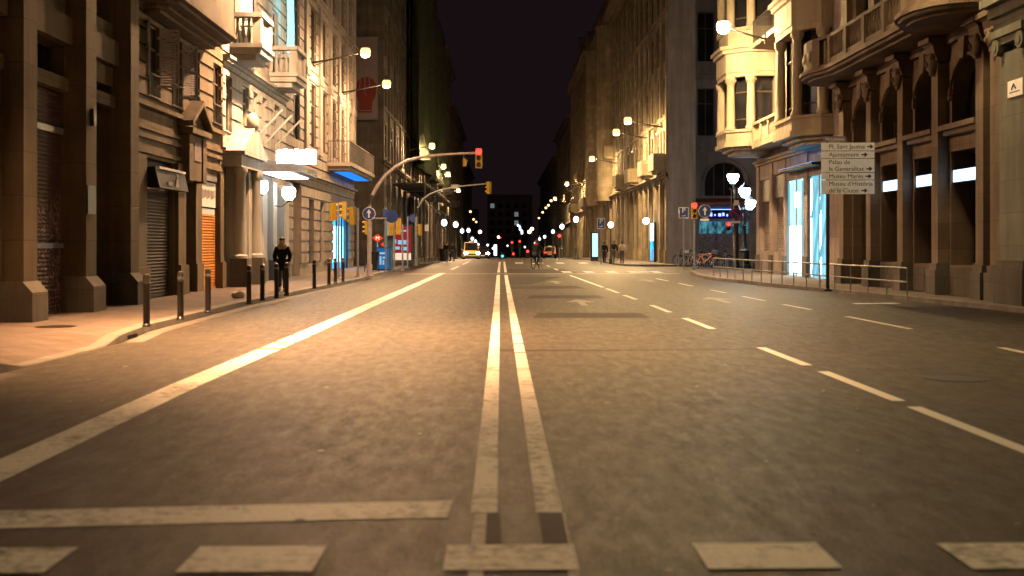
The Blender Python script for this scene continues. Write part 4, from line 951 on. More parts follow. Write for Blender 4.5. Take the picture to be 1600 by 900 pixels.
m = MB(); m.box(.02, 19.98, -.14, .015, .13, .9); m.build('plinth', MT['plinth'], bN, bevel=.02)
for u in (4.2, 8.2): window(bN, u, u+2.2, 1.2, 4.4)
m = MB(); m.box(.98, 1.75, -.235, -.203, PZ(150, 26.3), PZ(124, 26.3)); o = m.build('street_plaque', MT['signwhite'], bN, bevel=.005)
m = MB(); m.tube([(1.2, -.237, 5.08), (1.3, -.237, 5.2), (1.42, -.237, 5.08)], .02, 5); m.box(1.08, 1.62, -.24, -.236, 5.0, 5.03); m.build('plaque_emblem', MT['blue'], o)

# --- A_R: arcade building, D 27.7..42
AR = 42.0
b = front('arcade_building', 'rose brown stone building with tall arches and a curved balcony, right side', 12.3, AR, 'R')
near = [28.6, 31.6, 34.4, 37.4, 40.4]
ops = []
bay = []
for i in range(4):
    a, c = near[i]+.8, near[i+1]
    u0, u1 = AR-c, AR-a
    bay.append((u0, u1, i))
    ops.append((u0, u1, .95 if i < 3 else .14, 4.05, 'r', .75))
    ops.append((u0+.06, u1-.06, 4.78, 6.5, 'arch', .5))
    for z in (9.0, 12.8, 16.5): ops.append((u0+.3, u1-.3, z, z+2.5))
facade(MB(), AR-27.72, 22, ops, depth=9).build('wall', MT['stoneR'], b, smooth=False)
for u0, u1, i in bay:
    m = MB(); m.box(u0-.06, u1+.06, -.20, .02, 4.48, 4.62); m.box(u0-.12, u1+.12, -.32, .021, 4.622, 4.76); m.build('sill', MT['stoneR'], b, bevel=.015)
    w_ = window(b, u0, u1, .95 if i < 3 else .14, 4.05, .55, 'frame', 'glass', mull=1, trans=.78)
    if i < 3: m = MB(); m.box(u0+.02, u1-.02, .06, .22, 3.2, 3.56); o = m.build('light_box', MT['dark'], b, bevel=.01); m = MB(); m.box(u0+.03, u1-.03, .052, .058, 3.22, 3.54); m.build('lit_face', MT['strip'], o, smooth=False)
    window(b, u0+.06, u1-.06, 4.78, 6.5, .4, 'frame', 'glass', arch=True, mull=1, trans=0)
    for z in (9.0, 12.8, 16.5): window(b, u0+.3, u1-.3, z, z+2.5, .28)
    m = MB()
    n = 12; cx, r = (u0+u1)/2, (u1-u0)/2 - .06; zc = 6.5 - r
    m.tube([(cx - (r+.08)*math.cos(math.pi*k/n), -.03, zc + (r+.08)*math.sin(math.pi*k/n)) for k in range(n+1)], .06, 6)
    m.prism([(cx-.14, 6.46), (cx+.14, 6.46), (cx+.2, 7.0), (cx-.2, 7.0)], -.16, .02); m.build('archivolt', MT['stoneR'], b)
    if i < 3: m = MB(); m.box(u0, u1, -.04, .015, .14, .9); m.build('stall_riser', MT['plinth'], b, bevel=.015)
for p in near + [27.75]:
    if p == 27.75: u0, u1 = AR-28.35, AR-27.75
    else: u0, u1 = AR-(p+.62), AR-(p+.16)
    m = MB(); m.box(u0, u1, -.30, .02, 1.0, 6.5); o = m.build('pilaster', MT['stoneR'], b, bevel=.02)
    m = MB(); m.box(u0-.10, u1+.10, -.42, .022, .13, .82); m.box(u0-.05, u1+.05, -.36, .023, .822, .99); m.build('pilaster_base', MT['plinth'], o, bevel=.02)
    # carved console with mask under the balcony
    m = MB(); uc = (u0+u1)/2
    m.prism([(-.05, 6.55), (-.34, 6.6), (-.42, 6.8), (-.46, 7.0), (-.55, 7.05), (.01, 7.05)], u0-.08, u1+.08, 'yz')
    m.ell((uc, -.36, 6.55), .20, .16, .28, 10, 7); m.ell((uc, -.52, 6.5), .05, .06, .08, 8, 5); m.ell((uc-.14, -.42, 6.72), .11, .1, .1, 8, 5); m.ell((uc+.14, -.42, 6.72), .11, .1, .1, 8, 5); m.ell((uc, -.38, 6.28), .1, .08, .12, 8, 5)
    m.box(u0-.16, u1+.16, -.62, .012, 7.06, 7.2); m.build('mask_console', MT['stoneR'], o, bevel=0)
m = MB(); m.box(.02, AR-27.74, -.14, .013, 7.0, 7.26); m.build('entablature', MT['stoneR'], b, bevel=.01)
# balcony: straight middle with bowed ends
def bowed(e):
    pts = [(-.3, 0)]
    for k in range(9): a = math.pi*k/8; pts.append((1.2 - (1.5+e)*math.cos(a), -.9 - (.75+e)*math.sin(a))) if k < 7 else None
    pts += [(2.9, -1.3-e), (10.3, -1.3-e)]
    for k in range(2, 9): a = math.pi*k/8; pts.append((12.0 - (1.7+e)*math.cos(a), -.9 - (1.0+e)*math.sin(a)))
    pts.append((14.0, 0)); return pts
m = MB()
for e, za, zb in ((-.25, 7.27, 7.36), (-.05, 7.362, 7.46), (.05, 7.462, 7.58), (-.05, 7.582, 7.66)): m.prism(bowed(e), za, zb, 'xy')
slab = m.build('balcony', MT['stoneR'], b, smooth=False)
m = MB(); path = bowed(-.12)[1:-1]
def wall_run(m, pts, z0, z1, t):
    for (xa, ya), (xb, yb) in zip(pts, pts[1:]):
        m.quad((xa, ya, z0), (xb, yb, z0), (xb, yb, z1), (xa, ya, z1)); m.quad((xa, ya+t, z0), (xb, yb+t, z0), (xb, yb+t, z1), (xa, ya+t, z1)); m.quad((xa, ya, z1), (xb, yb, z1), (xb, yb+t, z1), (xa, ya+t, z1)); m.quad((xa, ya, z0), (xb, yb, z0), (xb, yb+t, z0), (xa, ya+t, z0))
L_, M_, R_ = path[:7], path[6:9], path[8:]
wall_run(m, L_, 7.662, 8.55, .16); wall_run(m, R_, 7.662, 8.55, .16); wall_run(m, path, 8.55, 8.66, .2)
for k in range(5):
    u = 2.9 + k*1.85; m.box(u-.14, u+.14, -1.24, -.98, 7.662, 8.548)
m.box(2.9, 10.3, -1.2, -1.02, 7.662, 7.82)
for k in range(4): balusters(m, 3.1+k*1.85, 4.55+k*1.85, -1.11, 7.82, 8.55, .22, .06)
m.build('balcony_parapet', MT['stoneR'], slab)
m = MB()
for k in range(3): 
    (xa, ya), (xb, yb) = L_[2+k], L_[3+k]; cx_, cy_ = (xa+xb)/2, (ya+yb)/2
    m.ell((cx_, cy_-.01, 8.1), .17, .05, .2, 8, 5)
split_build(m, 'parapet_rosettes', MT['stoneW'], slab)
for p in near:
    m = MB(); u = AR-(p+.4); m.box(u-.3, u+.3, -.2, .011, 8.7, 21); m.build('upper_pilaster', MT['stoneR'], b, bevel=.02)

# --- B_R: columned building with bays, D 42.05..57
BR = 57.0
b = front('bay_window_building', 'cream building with columned bays and bright blue white shop windows, right corner', 12.6, BR, 'R')
ops = [(BR-47.4, BR-44.6, .14, 4.3, 'r', .16), (BR-51.1, BR-48.1, .14, 4.3, 'r', .16), (BR-53.6, BR-51.5, 1.15, 4.7, 'r', .3), (BR-56.3, BR-54.2, 1.15, 4.6, 'r', .3)]
up = [43.3, 46.4, 49.3, 52.0, 54.8]
for D in up:
    for z in (6.6, 11.2, 15.4): ops.append((BR-D-.55, BR-D+.55, z, z+2.6))
facade(MB(), 14.95, 23, ops, depth=10).build('wall', MT['pink'], b, smooth=False)
for D in up:
    for z in (6.6, 11.2, 15.4): window(b, BR-D-.55, BR-D+.55, z, z+2.6, .28)
for (a, c, zt, mt) in ((44.6, 47.4, 4.3, 'cyan'), (48.1, 51.1, 4.3, 'cyan_bright')):
    u0, u1 = BR-c, BR-a
    m = MB(); m.box(u0, u1, .12, .17, .145, zt-.01); o = m.build('shop_window', MT[mt], b, smooth=False)
    m = MB()
    if a > 47: m.box(u0+.2, u1-.9, .085, .115, .2, 2.3); m.box(u0+1.2, u0+2.0, .07, .115, 3.1, 3.75)
    else: m.box(u1-1.6, u1-1.3, .085, .115, .3, 3.4); m.box(u0+.03, u0+.12, .085, .115, .2, 4.2)
    split_build(m, 'light_panel', MT['cyanw'], o, smooth=False)
    m = MB()
    if a < 47:
        for (xa, za, xb, zb) in ((u0+.3, .3, u0+1.9, 3.9), (u0+.2, 2.6, u0+1.2, 4.1), (u0+1.0, .3, u0+2.6, 2.9)): m.tube([(xa, .10, za), (xb, .10, zb)], .07, 5)  # diagonal bars glow in place of reflection lines on the glass
    else: m.box(u0+.05, u0+.16, .07, .115, .2, 4.2); m.box(u1-.7, u1-.6, .07, .115, .2, 4.2)
    split_build(m, 'glow_bars', MT['cyandim'], o, smooth=False)
    m = MB()
    for uu in (u0, (u0+u1)/2-.03, u1-.07): m.box(uu, uu+.06, .03, .08, .145, zt-.005)
    split_build(m, 'shop_frame', MT['galv'], o, smooth=False)
m = MB(); m.box(BR-50.6, BR-45.0, -.52, -.02, 4.62, 4.74); o = m.build('added_light_case', MT['dark'], b, smooth=False); m = MB(); m.box(BR-50.5, BR-45.1, -.50, -.34, 4.744, 4.75); m.build('added_blue_light', MT['addedblue'], o, smooth=False)  # added blue lamp, facing up out of view, to tint the bay underside
for (a, c, zt) in ((51.5, 53.6, 4.7), (54.2, 56.3, 4.6)):
    u0, u1 = BR-c, BR-a
    slats(b, u0, u1, 1.15, zt-1.05, .22, 'shut_gr'); m = MB(); m.box(u0, u1, .1, .26, zt-1.05, zt-.02); m.build('shutter_box', MT['tin'], b, bevel=.02)
for (a, c) in ((51.15, 51.45), (53.65, 54.15), (56.4, 56.95), (47.44, 48.05), (42.08, 42.95)):
    m = MB(); m.box(BR-c, BR-a, -.05, .012, .14, 5.3); o = m.build('pier', MT['pink'], b, bevel=.015); m = MB(); m.box(BR-c-.03, BR-a+.03, -.10, .013, .14, 1.0); m.build('pier_base', MT['plinth'], o, bevel=.03)
m = MB(); moulding(m, .02, 14.9, 5.32, [(.12, .12), (.1, .22)], ends=False); moulding(m, .02, 14.9, 21.8, [(.3, .3), (.3, .6)], ends=False); split_build(m, 'cornice', MT['stoneW'], b, bevel=.015)
def tribune(root, u0, u1, pr, zb, zc, ze, ztop, name):
    ch = min(.9, (u1-u0)*.28)
    plan = lambda e: [(u0-e, .0), (u0-e, -pr+ch-e*.4), (u0+ch-e*.4, -pr-e), (u1-ch+e*.4, -pr-e), (u1+e, -pr+ch-e*.4), (u1+e, .0)]
    m = MB()
    def lay(rows, nm, par):
        m = MB()
        for e, a, c in rows: m.prism(plan(e), a, c, 'xy')
        return m.build(nm, MT['stoneW'], par, smooth=False, bevel=.008)
    t = lay(((-.5, zb-.35, zb-.2), (-.25, zb-.198, zb-.05), (.08, zb-.048, zb+.16), (.0, zb+.162, zb+.62), (.06, zb+.622, zb+.75)), name, root)
    lay(((-.02, zc+.002, zc+.22), (.02, zc+.222, ze-.3), (.16, ze-.298, ze-.12), (.28, ze-.118, ze+.05), (-.1, ze+.052, ze+.75), (.0, ze+.752, ze+.9)), 'entablature', t)
    lay(((-.5, ztop-.5, ztop),), 'crown', t)
    for (za, zb_) in ((zb+.755, zc-.002), (ze+.905, ztop-.505)):
        m = MB(); m.prism(plan(-.48), za, zb_, 'xy'); gl = m.build('glazing', MT['glass'], t, smooth=False)
        m = MB(); P = plan(-.46)
        for (xa, ya), (xb, yb) in zip(P, P[1:]):
            ln = math.hypot(xb-xa, yb-ya); nn = max(1, round(ln/.75))
            for q in range(nn+1):
                x, y = xa+(xb-xa)*q/nn, ya+(yb-ya)*q/nn; m.tube([(x, y, za), (x, y, zb_)], .045, 6)
            zt = za + (zb_-za)*.72; m.tube([(xa, ya, zt), (xb, yb, zt)], .04, 6); m.tube([(xa, ya, za+.5), (xb, yb, za+.5)], .03, 6)
        m.build('glazing_bars', MT['frame'], gl)
    cs = [(u0+.18, -pr+ch+.12), (u0+ch, -pr+.22), (u1-ch, -pr+.22), (u1-.18, -pr+ch+.12)]
    for (x, y) in cs:
        m = MB(); hh = zc - zb - .75
        m.lathe([(.26, zb+.752), (.26, zb+.85), (.2, zb+.95), (.205, zb+.75+hh*.35), (.17, zc-.35), (.2, zc-.32), (.26, zc-.08), (.27, zc)], (x, y, 0), 14)
        for q in range(6): m.ell((x+.22*math.cos(q*math.pi/3), y+.22*math.sin(q*math.pi/3), zc-.16), .06, .06, .08, 6, 4)
        m.build('column', MT['stoneW'], t)
        m = MB(); m.lathe([(.24, ze+.905), (.2, ze+1.1), (.17, ztop-.2), (.22, ztop)], (x, y, 0), 12); m.build('upper_column', MT['stoneW'], t)
    return t
tribune(b, BR-57.3, BR-53.2, 2.1, 6.1, 9.3, 10.7, 17, 'corner_tribune')
tribune(b, BR-48.4, BR-43.9, 1.35, 5.75, 9.8, 11.3, 17, 'bay_tribune')
m = MB(); u0, u1 = BR-53.1, BR-48.5
m.box(u0, u1, -1.1, .0, 5.9, 6.1); m.box(u0, u1, -1.06, -.9, 6.102, 6.25); m.box(u0, u1, -1.1, -.86, 6.95, 7.08)
for k in range(4): m.box(u0+.02+k*1.45, u0+.22+k*1.45, -1.08, -.88, 6.1, 6.948)
balusters(m, u0+.2, u1-.2, -.98, 6.25, 6.95, .2, .06); o = m.build('balcony', MT['stoneW'], b)
m = MB(); iron_rail(m, u0, u1, -1.05, 10.72, 11.7, .12, .018); o = MB().box(u0, u1, -1.1, .0, 10.5, 10.7).build('balcony', MT['stoneW'], b, bevel=.02); m.build('balcony_rail', MT['rail'], o, smooth=False)

# --- F0: set back wall on the far side of the right side street
bS = thing('arched_corner_building', 'blue grey building with a large arch above the neon shop, facing the camera', 'building', (13.4, 82.0, 0), 0, 'buildings along the street')
ops = [(.6, 4.2, .14, 4.0, 'r', .8), (1.0, 3.9, 4.9, 7.3, 'arch', .5), (.5, 1.7, 9.2, 12.6), (2.6, 3.8, 9.2, 12.6), (.5, 1.7, 14.5, 18), (2.6, 3.8, 14.5, 18), (6, 9, .14, 4.0), (6.4, 7.6, 9.2, 12.6)]
facade(MB(), 16, 26, ops, depth=9).build('wall', MT['stoneG'], bS, smooth=False)
for o_ in ops[2:6] + ops[7:]: window(bS, *o_[:4], .28)
window(bS, 1.0, 3.9, 4.9, 7.3, .4, arch=True, mull=3, trans=0)
m = MB(); cx, r = 2.45, 1.45; zc = 7.3 - r
m.tube([(cx - (r+.16)*math.cos(math.pi*k/14), -.04, zc + (r+.16)*math.sin(math.pi*k/14)) for k in range(15)], .12, 8); m.box(.78, .95, -.12, .01, 4.9, zc); m.box(3.95, 4.12, -.12, .01, 4.9, zc); m.build('archivolt', MT['stoneG'], bS)
m = MB(); moulding(m, .02, 15.98, 8.0, [(.2, .2), (.25, .5), (.2, .3)], ends=False); moulding(m, .02, 15.98, 13.2, [(.2, .2), (.2, .35)], ends=False); split_build(m, 'cornice', MT['stoneG'], bS, bevel=.02)
m = MB(); m.prism([(-1.6, 4.25), (-1.6, 4.4), (-.01, 4.75), (-.01, 4.3)], -.6, 4.7, 'yz'); m.build('awning', MT['maroon'], bS, smooth=False)
m = MB(); m.box(.62, 4.18, .5, .56, .15, 3.3); m.build('shop_window', MT['shut_gr'], bS, smooth=False)
m = MB(); m.box(.62, 4.18, .44, .49, 2.25, 3.1); m.build('lit_shop_pane', MT['shopdim'], bS, smooth=False)
m = MB()
for k in range(5): m.tube([(1.0+k*.62 + .26*math.cos(a*math.pi/8), .42, 1.95 + .30*math.sin(a*math.pi/8) - .06*(k % 2)) for a in range(16)], .025, 5, True)
split_build(m, 'round_graffiti', MT['galv'], bS)
m = MB()
for k in range(11): m.box(.8+k*.29, .8+k*.29+(.10, .2, .14)[k % 3], -.10, -.02, 3.46+.03*(k % 2), 3.62+.05*(k % 3))
split_build(m, 'neon_sign', MT['neon'], bS, bevel=.04)
m = MB(); m.box(.7, 4.1, -.06, -.02, 3.93, 3.97); m.build('blue_neon_bar', MT['neonb'], bS, smooth=False)
# hidden corner behind the left side street so the side street does not end in sky
bT = thing('side_street_house', 'dark house closing the left side street', 'building', (-30, 74, 0), R(0), 'buildings along the street')
facade(MB(), 14, 24, [(2+3*k, 3.4+3*k, z, z+2) for k in range(4) for z in (4, 8, 12, 16)], z0=0, depth=10).build('wall', MT['stoneE'], bT, smooth=False)
for k in range(4):
    for z in (4, 8, 12, 16): window(bT, 2+3*k, 3.4+3*k, z, z+2)
# ================================================================== STREET LAMPS
def arm_lamp(x, y, z, wallx, label, bulb='sodium', s=1.0, group='orange lamps on wall brackets', side='sodium_side'):
    t = thing('street_lamp', label, 'street lamp', (wallx, y, z - .45), 0, group)
    dx = x - wallx; sg = 1 if dx > 0 else -1
    m = MB(); m.tube([(0, 0, 0), (dx*.3, 0, .12), (dx*.75, 0, .36), (dx - sg*.25*s, 0, .47)], [.05, .045, .04, .035], 8)
    m.box(-.03 if sg > 0 else -.02, .03 if sg < 0 else .02, -.1, .1, -.22, .22); m.tube([(0, 0, -.18), (dx*.35, 0, .13)], .02, 5)
    m.build('bracket', MT['rail'], t)
    m = MB(); m.ell((dx, 0, .50), .30*s, .20*s, .27*s, 14, 6, 42, 90); m.build('lamp_housing', MT['galv'], t)
    if side == 'shade':      # deep shade tilted over the road, shaped to keep light off the wall
        tl = Matrix.Rotation(R(-19)*sg, 3, 'Y'); c0 = (dx, 0, .2)
        m = MB(); m.lathe([(.02, .40), (.16, .36), (.22, .25), (.23, -.22), (.222, -.22), (.21, .24), (.02, .30)], c0, 18, tl); m.build('lamp_shade', MT['galv'], t)
        m = MB(); m.lathe([(.17, .215), (.17, .222)], c0, 18, tl); m.build('lamp_bowl', MT[bulb], t)
    elif bulb == 'sodium_far':
        m = MB(); m.ell((dx, 0, .50), .20*s, .20*s, .20*s, 14, 9, -90, 44); m.build('lamp_bowl', MT[bulb], t)
    else:
        m = MB(); m.ell((dx, 0, .50), .25*s, .24*s, .25*s, 16, 10, -39, 44); o = m.build('refractor', MT[side], t)
        m = MB(); m.ell((dx, 0, .498), .25*s, .24*s, .25*s, 16, 6, -90, -40); m.build('lamp_bowl', MT[bulb], o)
    return t
for (px, py, x, lab) in ((571, 83, -6.5, 'orange wall lamp highest on the left, in front of the fist banner'), (604, 132, -6.5, 'orange wall lamp just below and right of the fist banner')):
    D = (x)*F/(px-CX); arm_lamp(x, D, PZ(py, D), -9.05, lab, 'sodium_left')
arm_lamp(-6.2, 19.5, 10.6, -8.6, 'orange wall lamp above the graffiti shutters, outside the top of the picture', 'sodium_shade', side='shade')
arm_lamp(-6.4, -4, 10.5, -9.0, 'orange wall lamp of the left row behind the viewer', 'sodium_dim', side='sodium_low')
arm_lamp(9.4, 12, 10.5, 12.0, 'orange wall lamp over the green grey building, outside the top of the picture', 'sodium_dim', side='sodium_low')
arm_lamp(-6.2, 37.5, 10.4, -9.0, 'orange wall lamp in front of the pale hotel, outside the top of the picture', 'sodium_hot', side='sodium_low')
ll = [(675, 228, -6.5, 'orange lamp hanging beside the green scaffold net'), (693, 260, -6.5, 'orange lamp above the slanted tin awning, upper of a cluster'), (700, 272, -6.5, 'orange lamp above the slanted tin awning, lower of a cluster'), (716, 297, -6.5, 'pinkish orange lamp alone left of the second signal arm'),
      (735, 331, -6.6, 'small orange lamp far down the left row, upper'), (740, 343, -6.6, 'small orange lamp far down the left row, middle'), (744, 347, -6.6, 'small orange lamp far down the left row, lowest')]
for i, (px, py, x, lab) in enumerate(ll):
    D = x*F/(px-CX); arm_lamp(x, D, PZ(py, D), -9.0, lab, 'sodium_left' if i < 4 else 'sodium_far', 1.15)
D = 9.5*F/(1130-CX); arm_lamp(9.5, D, PZ(44, D), 11.3, 'orange lamp beside the columned corner tribune, largest on the right', s=1.15, side='sodium_wide')
arm_lamp(9.4, 27.5, 10.4, 12.3, 'orange wall lamp over the arcade building, outside the top of the picture', 'sodium_dim', side='sodium_low')
rl = [(981, 189, 'orange lamp on the honey stone front, higher of the near pair'), (963, 207, 'orange lamp on the honey stone front, lower of the near pair'), (925, 248, 'orange lamp above the bright balcony on the right'),
      (886, 287, 'orange lamp first of the small descending row on the right'), (867, 310, 'orange lamp second of the small descending row on the right'), (861, 314, 'orange lamp third of the small descending row on the right'), (857, 321, 'orange lamp fourth of the small descending row on the right'),
      (853, 325, 'orange lamp fifth of the small descending row on the right'), (848, 332, 'orange lamp sixth of the small descending row on the right'), (842, 341, 'orange lamp lowest of the small descending row on the right')]
for i, (px, py, lab) in enumerate(rl):
    D = 9.0*F/(px-CX); arm_lamp(9.0, D, PZ(py, D), 11.5, lab, 'sodium' if i < 5 else 'sodium_far', 1.15)

def globe_post(px, py, pyb, D, label, bulb='globe', s=1.0):
    z = PZ(py, D); zb = gz(D) + .13
    h = z - zb
    t = thing('lamp_post', label, 'lamp post', (PX(px, D), D, zb), 0, 'white globe lamp posts')
    m = MB(); m.lathe([(.2, 0), (.2, .12), (.14, .2), (.12, .9), (.14, .95), (.07, 1.05), (.055, h-.6), (.09, h-.5), (.05, h-.4), (.14, h-.33)], (0, 0, 0), 10)
    m.tube([(-.25, 0, h-.75), (.25, 0, h-.75)], .025, 6); m.build('post', MT['iron'], t)
    m = MB(); m.ell((0, 0, h), .21*s, .21*s, .25*s, 14, 9); m.build('globe', MT[bulb], t)
    m = MB(); m.lathe([(.16*s, h+.24*s), (.1, h+.34*s), (.02, h+.46*s)], (0, 0, 0), 10); m.build('cap', MT['iron'], t)
    return t
for (px, py, D, lab, b_) in ((694, 348, 90, 'white globe lamp post beside the litter bin, left pavement', 'globe'), (712, 351, 103, 'white globe lamp post left of the oncoming taxi, second in its row', 'globe'), (722, 361, 128, 'white globe lamp just above the oncoming taxi', 'globe_far'), (732, 360, 135, 'white globe lamp above the dark car beside the taxi', 'globe_far'),
    (738, 373, 165, 'small white globe beyond the taxi, first of three', 'globe_far'), (743, 377, 185, 'small white globe beyond the taxi, second of three', 'globe_far'), (747, 382, 210, 'small white globe beyond the taxi, third of three', 'globe_far'),
    (900, 343, 100, 'large white globe lamp post on the right by the cyan screen', 'globe'), (878, 354, 122, 'white globe lamp second from the cyan screen on the right', 'globe'), (864, 362, 145, 'white globe lamp over the departing taxi', 'globe_far'), (851, 370, 175, 'small white globe lamp right of the cyclist', 'globe_far'), (843, 373.5, 200, 'small white globe lamp just behind the cyclist shoulder', 'globe_far')):
    globe_post(px, py, 0, D, lab, b_)
D = 76.0; t = thing('lamp_post', 'short post with a single amber globe on the right pavement corner', 'lamp post', (PX(961, D), D+3, .13))
m = MB(); m.lathe([(.12, 0), (.12, .3), (.06, .4), (.05, 2.3), (.12, 2.42)], (0, 0, 0), 10); m.build('post', MT['iron'], t)
m = MB(); m.ell((0, 0, 2.68), .19, .19, .21, 12, 8); m.build('globe', MT['amber'], t)

# ornate cast iron lamp, three lanterns
D = 65.0; t = thing('ornate_lamp_post', 'ornate cast iron lamp post carrying three bright white lanterns', 'lamp post', (PX(1163, D), D, .13))
m = MB(); m.lathe([(.42, 0), (.42, .18), (.3, .25), (.26, .9), (.34, 1.0), (.2, 1.1), (.12, 1.3), (.10, 2.3), (.16, 2.4), (.09, 2.5), (.08, 3.2), (.22, 3.3), (.1, 3.45)], (0, 0, 0), 14); m.build('column', MT['iron'], t)
def lantern(parent, x, y, z, s=1.0):
    m = MB(); m.lathe([(.03, z-.28*s), (.16*s, z-.2*s), (.12*s, z-.15*s)], (x, y, 0), 10); m.build('lantern_foot', MT['iron'], parent); m = MB(); m.lathe([(.30*s, z+.30*s), (.2*s, z+.42*s), (.08*s, z+.5*s), (.02, z+.62*s)], (x, y, 0), 10)
    o = m.build('lantern_cap', MT['iron'], parent)
    m = MB(); m.lathe([(.13*s, z-.14*s), (.24*s, z), (.30*s, z+.2*s), (.28*s, z+.29*s)], (x, y, 0), 14); m.build('lantern_glass', MT['ornate'], o)
def rel(px, py): return PX(px, D) - PX(1163, D), PZ(py, D) - .13
lan = [(1147, 281), (1162, 304), (1174, 322)]
for i, (px, py) in enumerate(lan):
    x, z = rel(px, py); y = (.3, -.3, .35)[i]
    m = MB(); m.tube([(0, 0, 3.35), (x*.4, y*.4, 3.3 if i != 2 else 3.05), (x*.9, y, z-.75), (x, y, z-.3)], .04, 6)
    m.tube([(x*.3, y*.3, 3.3), (x*.55, y*.5, 3.0), (x*.3, y*.3, 2.85)], .025, 6); m.build('arm', MT['iron'], t); lantern(t, x, y, z, 1.1)

# ================================================================== SIGNALS AND SIGNS
def signal_head(parent, x, y, z, facing=-1, lit=None, s=1.0, n=3, back='yellow', rot=0):
    """lamps face -y (towards the camera) when facing=-1; z is the top"""
    m = MB(); w_, h = .15*s, .30*s
    m.box(-w_, w_, -.10*s, .12*s, -h*n, 0)
    o = m.build('signal_head', MT[back], parent, bevel=.02, loc=(x, y, z), rot=(0, 0, 0 if facing < 0 else math.pi))
    o.rotation_euler.z += rot
    m = MB()
    for k in range(n):
        zc = -h*(k+.5)
        for q in range(9):
            a = math.pi*q/8 - 0.15*0
            b2 = math.pi*(q+1)/8
            if q < 8: m.quad((.12*s*math.cos(a), -.10*s, zc+.12*s*math.sin(a)), (.12*s*math.cos(b2), -.10*s, zc+.12*s*math.sin(b2)), (.12*s*math.cos(b2), -.28*s, zc+.12*s*math.sin(b2)), (.12*s*math.cos(a), -.28*s, zc+.12*s*math.sin(a)))
    v = m.build('visors', MT[back], o)
    for k in range(n):
        rl_ = .135*s if lit == k else .105*s; m = MB(); m.ell((0, -.10*s, -h*(k+.5)), rl_, .05, rl_, 14, 7)
        m.build('lens', MT['sigred'] if lit == k else MT['sigoff'], o)
    return o

def round_sign(parent, x, y, z, r, bg, ring=None, sym='up', symm='white', rim='white'):
    m = MB(); m.tube([(0, .02, 0), (0, -.012, 0)], r, 24); o = m.build('sign_plate', MT[rim], parent, smooth=False, loc=(x, y, z))
    m = MB(); m.tube([(0, -.0125, 0), (0, -.018, 0)], r*(.92 if not ring else .94), 24); p = m.build('sign_face', MT[ring or bg], o, smooth=False)
    if ring: m = MB(); m.tube([(0, -.0185, 0), (0, -.022, 0)], r*.76, 24); m.build('sign_field', MT[bg], o, smooth=False)
    m = MB()
    if sym == 'up':
        m.prism([(-r*.11, -r*.62), (r*.11, -r*.62), (r*.11, r*.1), (r*.36, r*.1), (0, r*.68), (-r*.36, r*.1), (-r*.11, r*.1)], -.030, -.023)
    else:
        a = r*.70; c = .10*r
        m.prism([(-a*.72-c, a*.72-c), (-a*.72+c, a*.72+c), (a*.72+c, -a*.72+c), (a*.72-c, -a*.72-c)], -.030, -.023)
    m.build('symbol', MT[symm], o, smooth=False)
    return o

# left mast with long arm
D = 50.0
t = thing('signal_mast', 'curved pinkish mast arching over the left lanes with a red signal at its tip', 'traffic light', (PX(577, D), D, .13))
def mp(px, py): return (PX(px, D) - PX(577, D), 0, PZ(py, D) - .13)
pts = [(0, 0, 0), mp(577, 325), mp(582, 305), mp(590, 290), mp(602, 274), mp(618, 261), mp(637, 251), mp(660, 245), mp(690, 242), mp(720, 240), mp(742, 239)]
m = MB(); m.tube(pts, [.10, .085, .08, .08, .075, .075, .07, .065, .06, .05, .05], 12); m.lathe([(.2, 0), (.2, .03), (.13, .05), (.13, .5)], (0, 0, 0), 12); m.build('mast', MT['mast'], t)
x, _, z = mp(748, 232); signal_head(t, x, 0, z, lit=0, s=.95)
x, _, z = mp(726, 248); m = MB(); m.tube([mp(725, 241), (mp(725, 241)[0], 0, z)], .02, 6); m.build('hanger', MT['galv'], t)
signal_head(t, x, .1, z, facing=1, s=.55, n=2)
round_sign(t, 0, -.13, mp(574, 334)[2], .28, 'blue')
m = MB(); m.box(.1, .75, -.04, .04, mp(0, 342)[2], mp(0, 340)[2]); m.build('side_bracket', MT['galv'], t, smooth=False)
round_sign(t, 1.05*.9, .3, mp(0, 338)[2], .28, 'blue', sym='up', symm='blue', rim='blue')

def post_signal(px, pyb, pyt, D, label, facing=1, extra=0, rot=0.0, s=1.0, lit=None, n=3):
    t = thing('traffic_light', label, 'traffic light', (PX(px, D), D, .13), 0, 'yellow traffic lights')
    h = PZ(pyt, D) - .13
    m = MB(); m.tube([(0, 0, 0), (0, 0, h - .05)], .05, 8); m.lathe([(.12, 0), (.12, .04), (.06, .06)], (0, 0, 0), 10); m.build('post', MT['galv'], t)
    signal_head(t, -.22, 0, h, facing, s=s, rot=rot, lit=lit, n=n)
    if extra: signal_head(t, .22, .05, h+.05, facing, s=s, rot=-rot+.7)
    return t
post_signal(529, 432, 317, 46.5, 'yellow traffic light seen from behind in front of the blue shop', 1, 1, rot=-.9, s=.8)
post_signal(559, 432, 323, 49.0, 'yellow traffic light side on, just left of the blue arrow sign', 1, 0, rot=1.2, s=.85)
post_signal(616, 420, 342, 62, 'pair of yellow traffic lights beside the red poster panel', 1, 1, rot=.6)
post_signal(580, 424, 345, 60, 'half hidden yellow traffic light behind the curved mast', 1, 0, rot=1.4, s=.8)
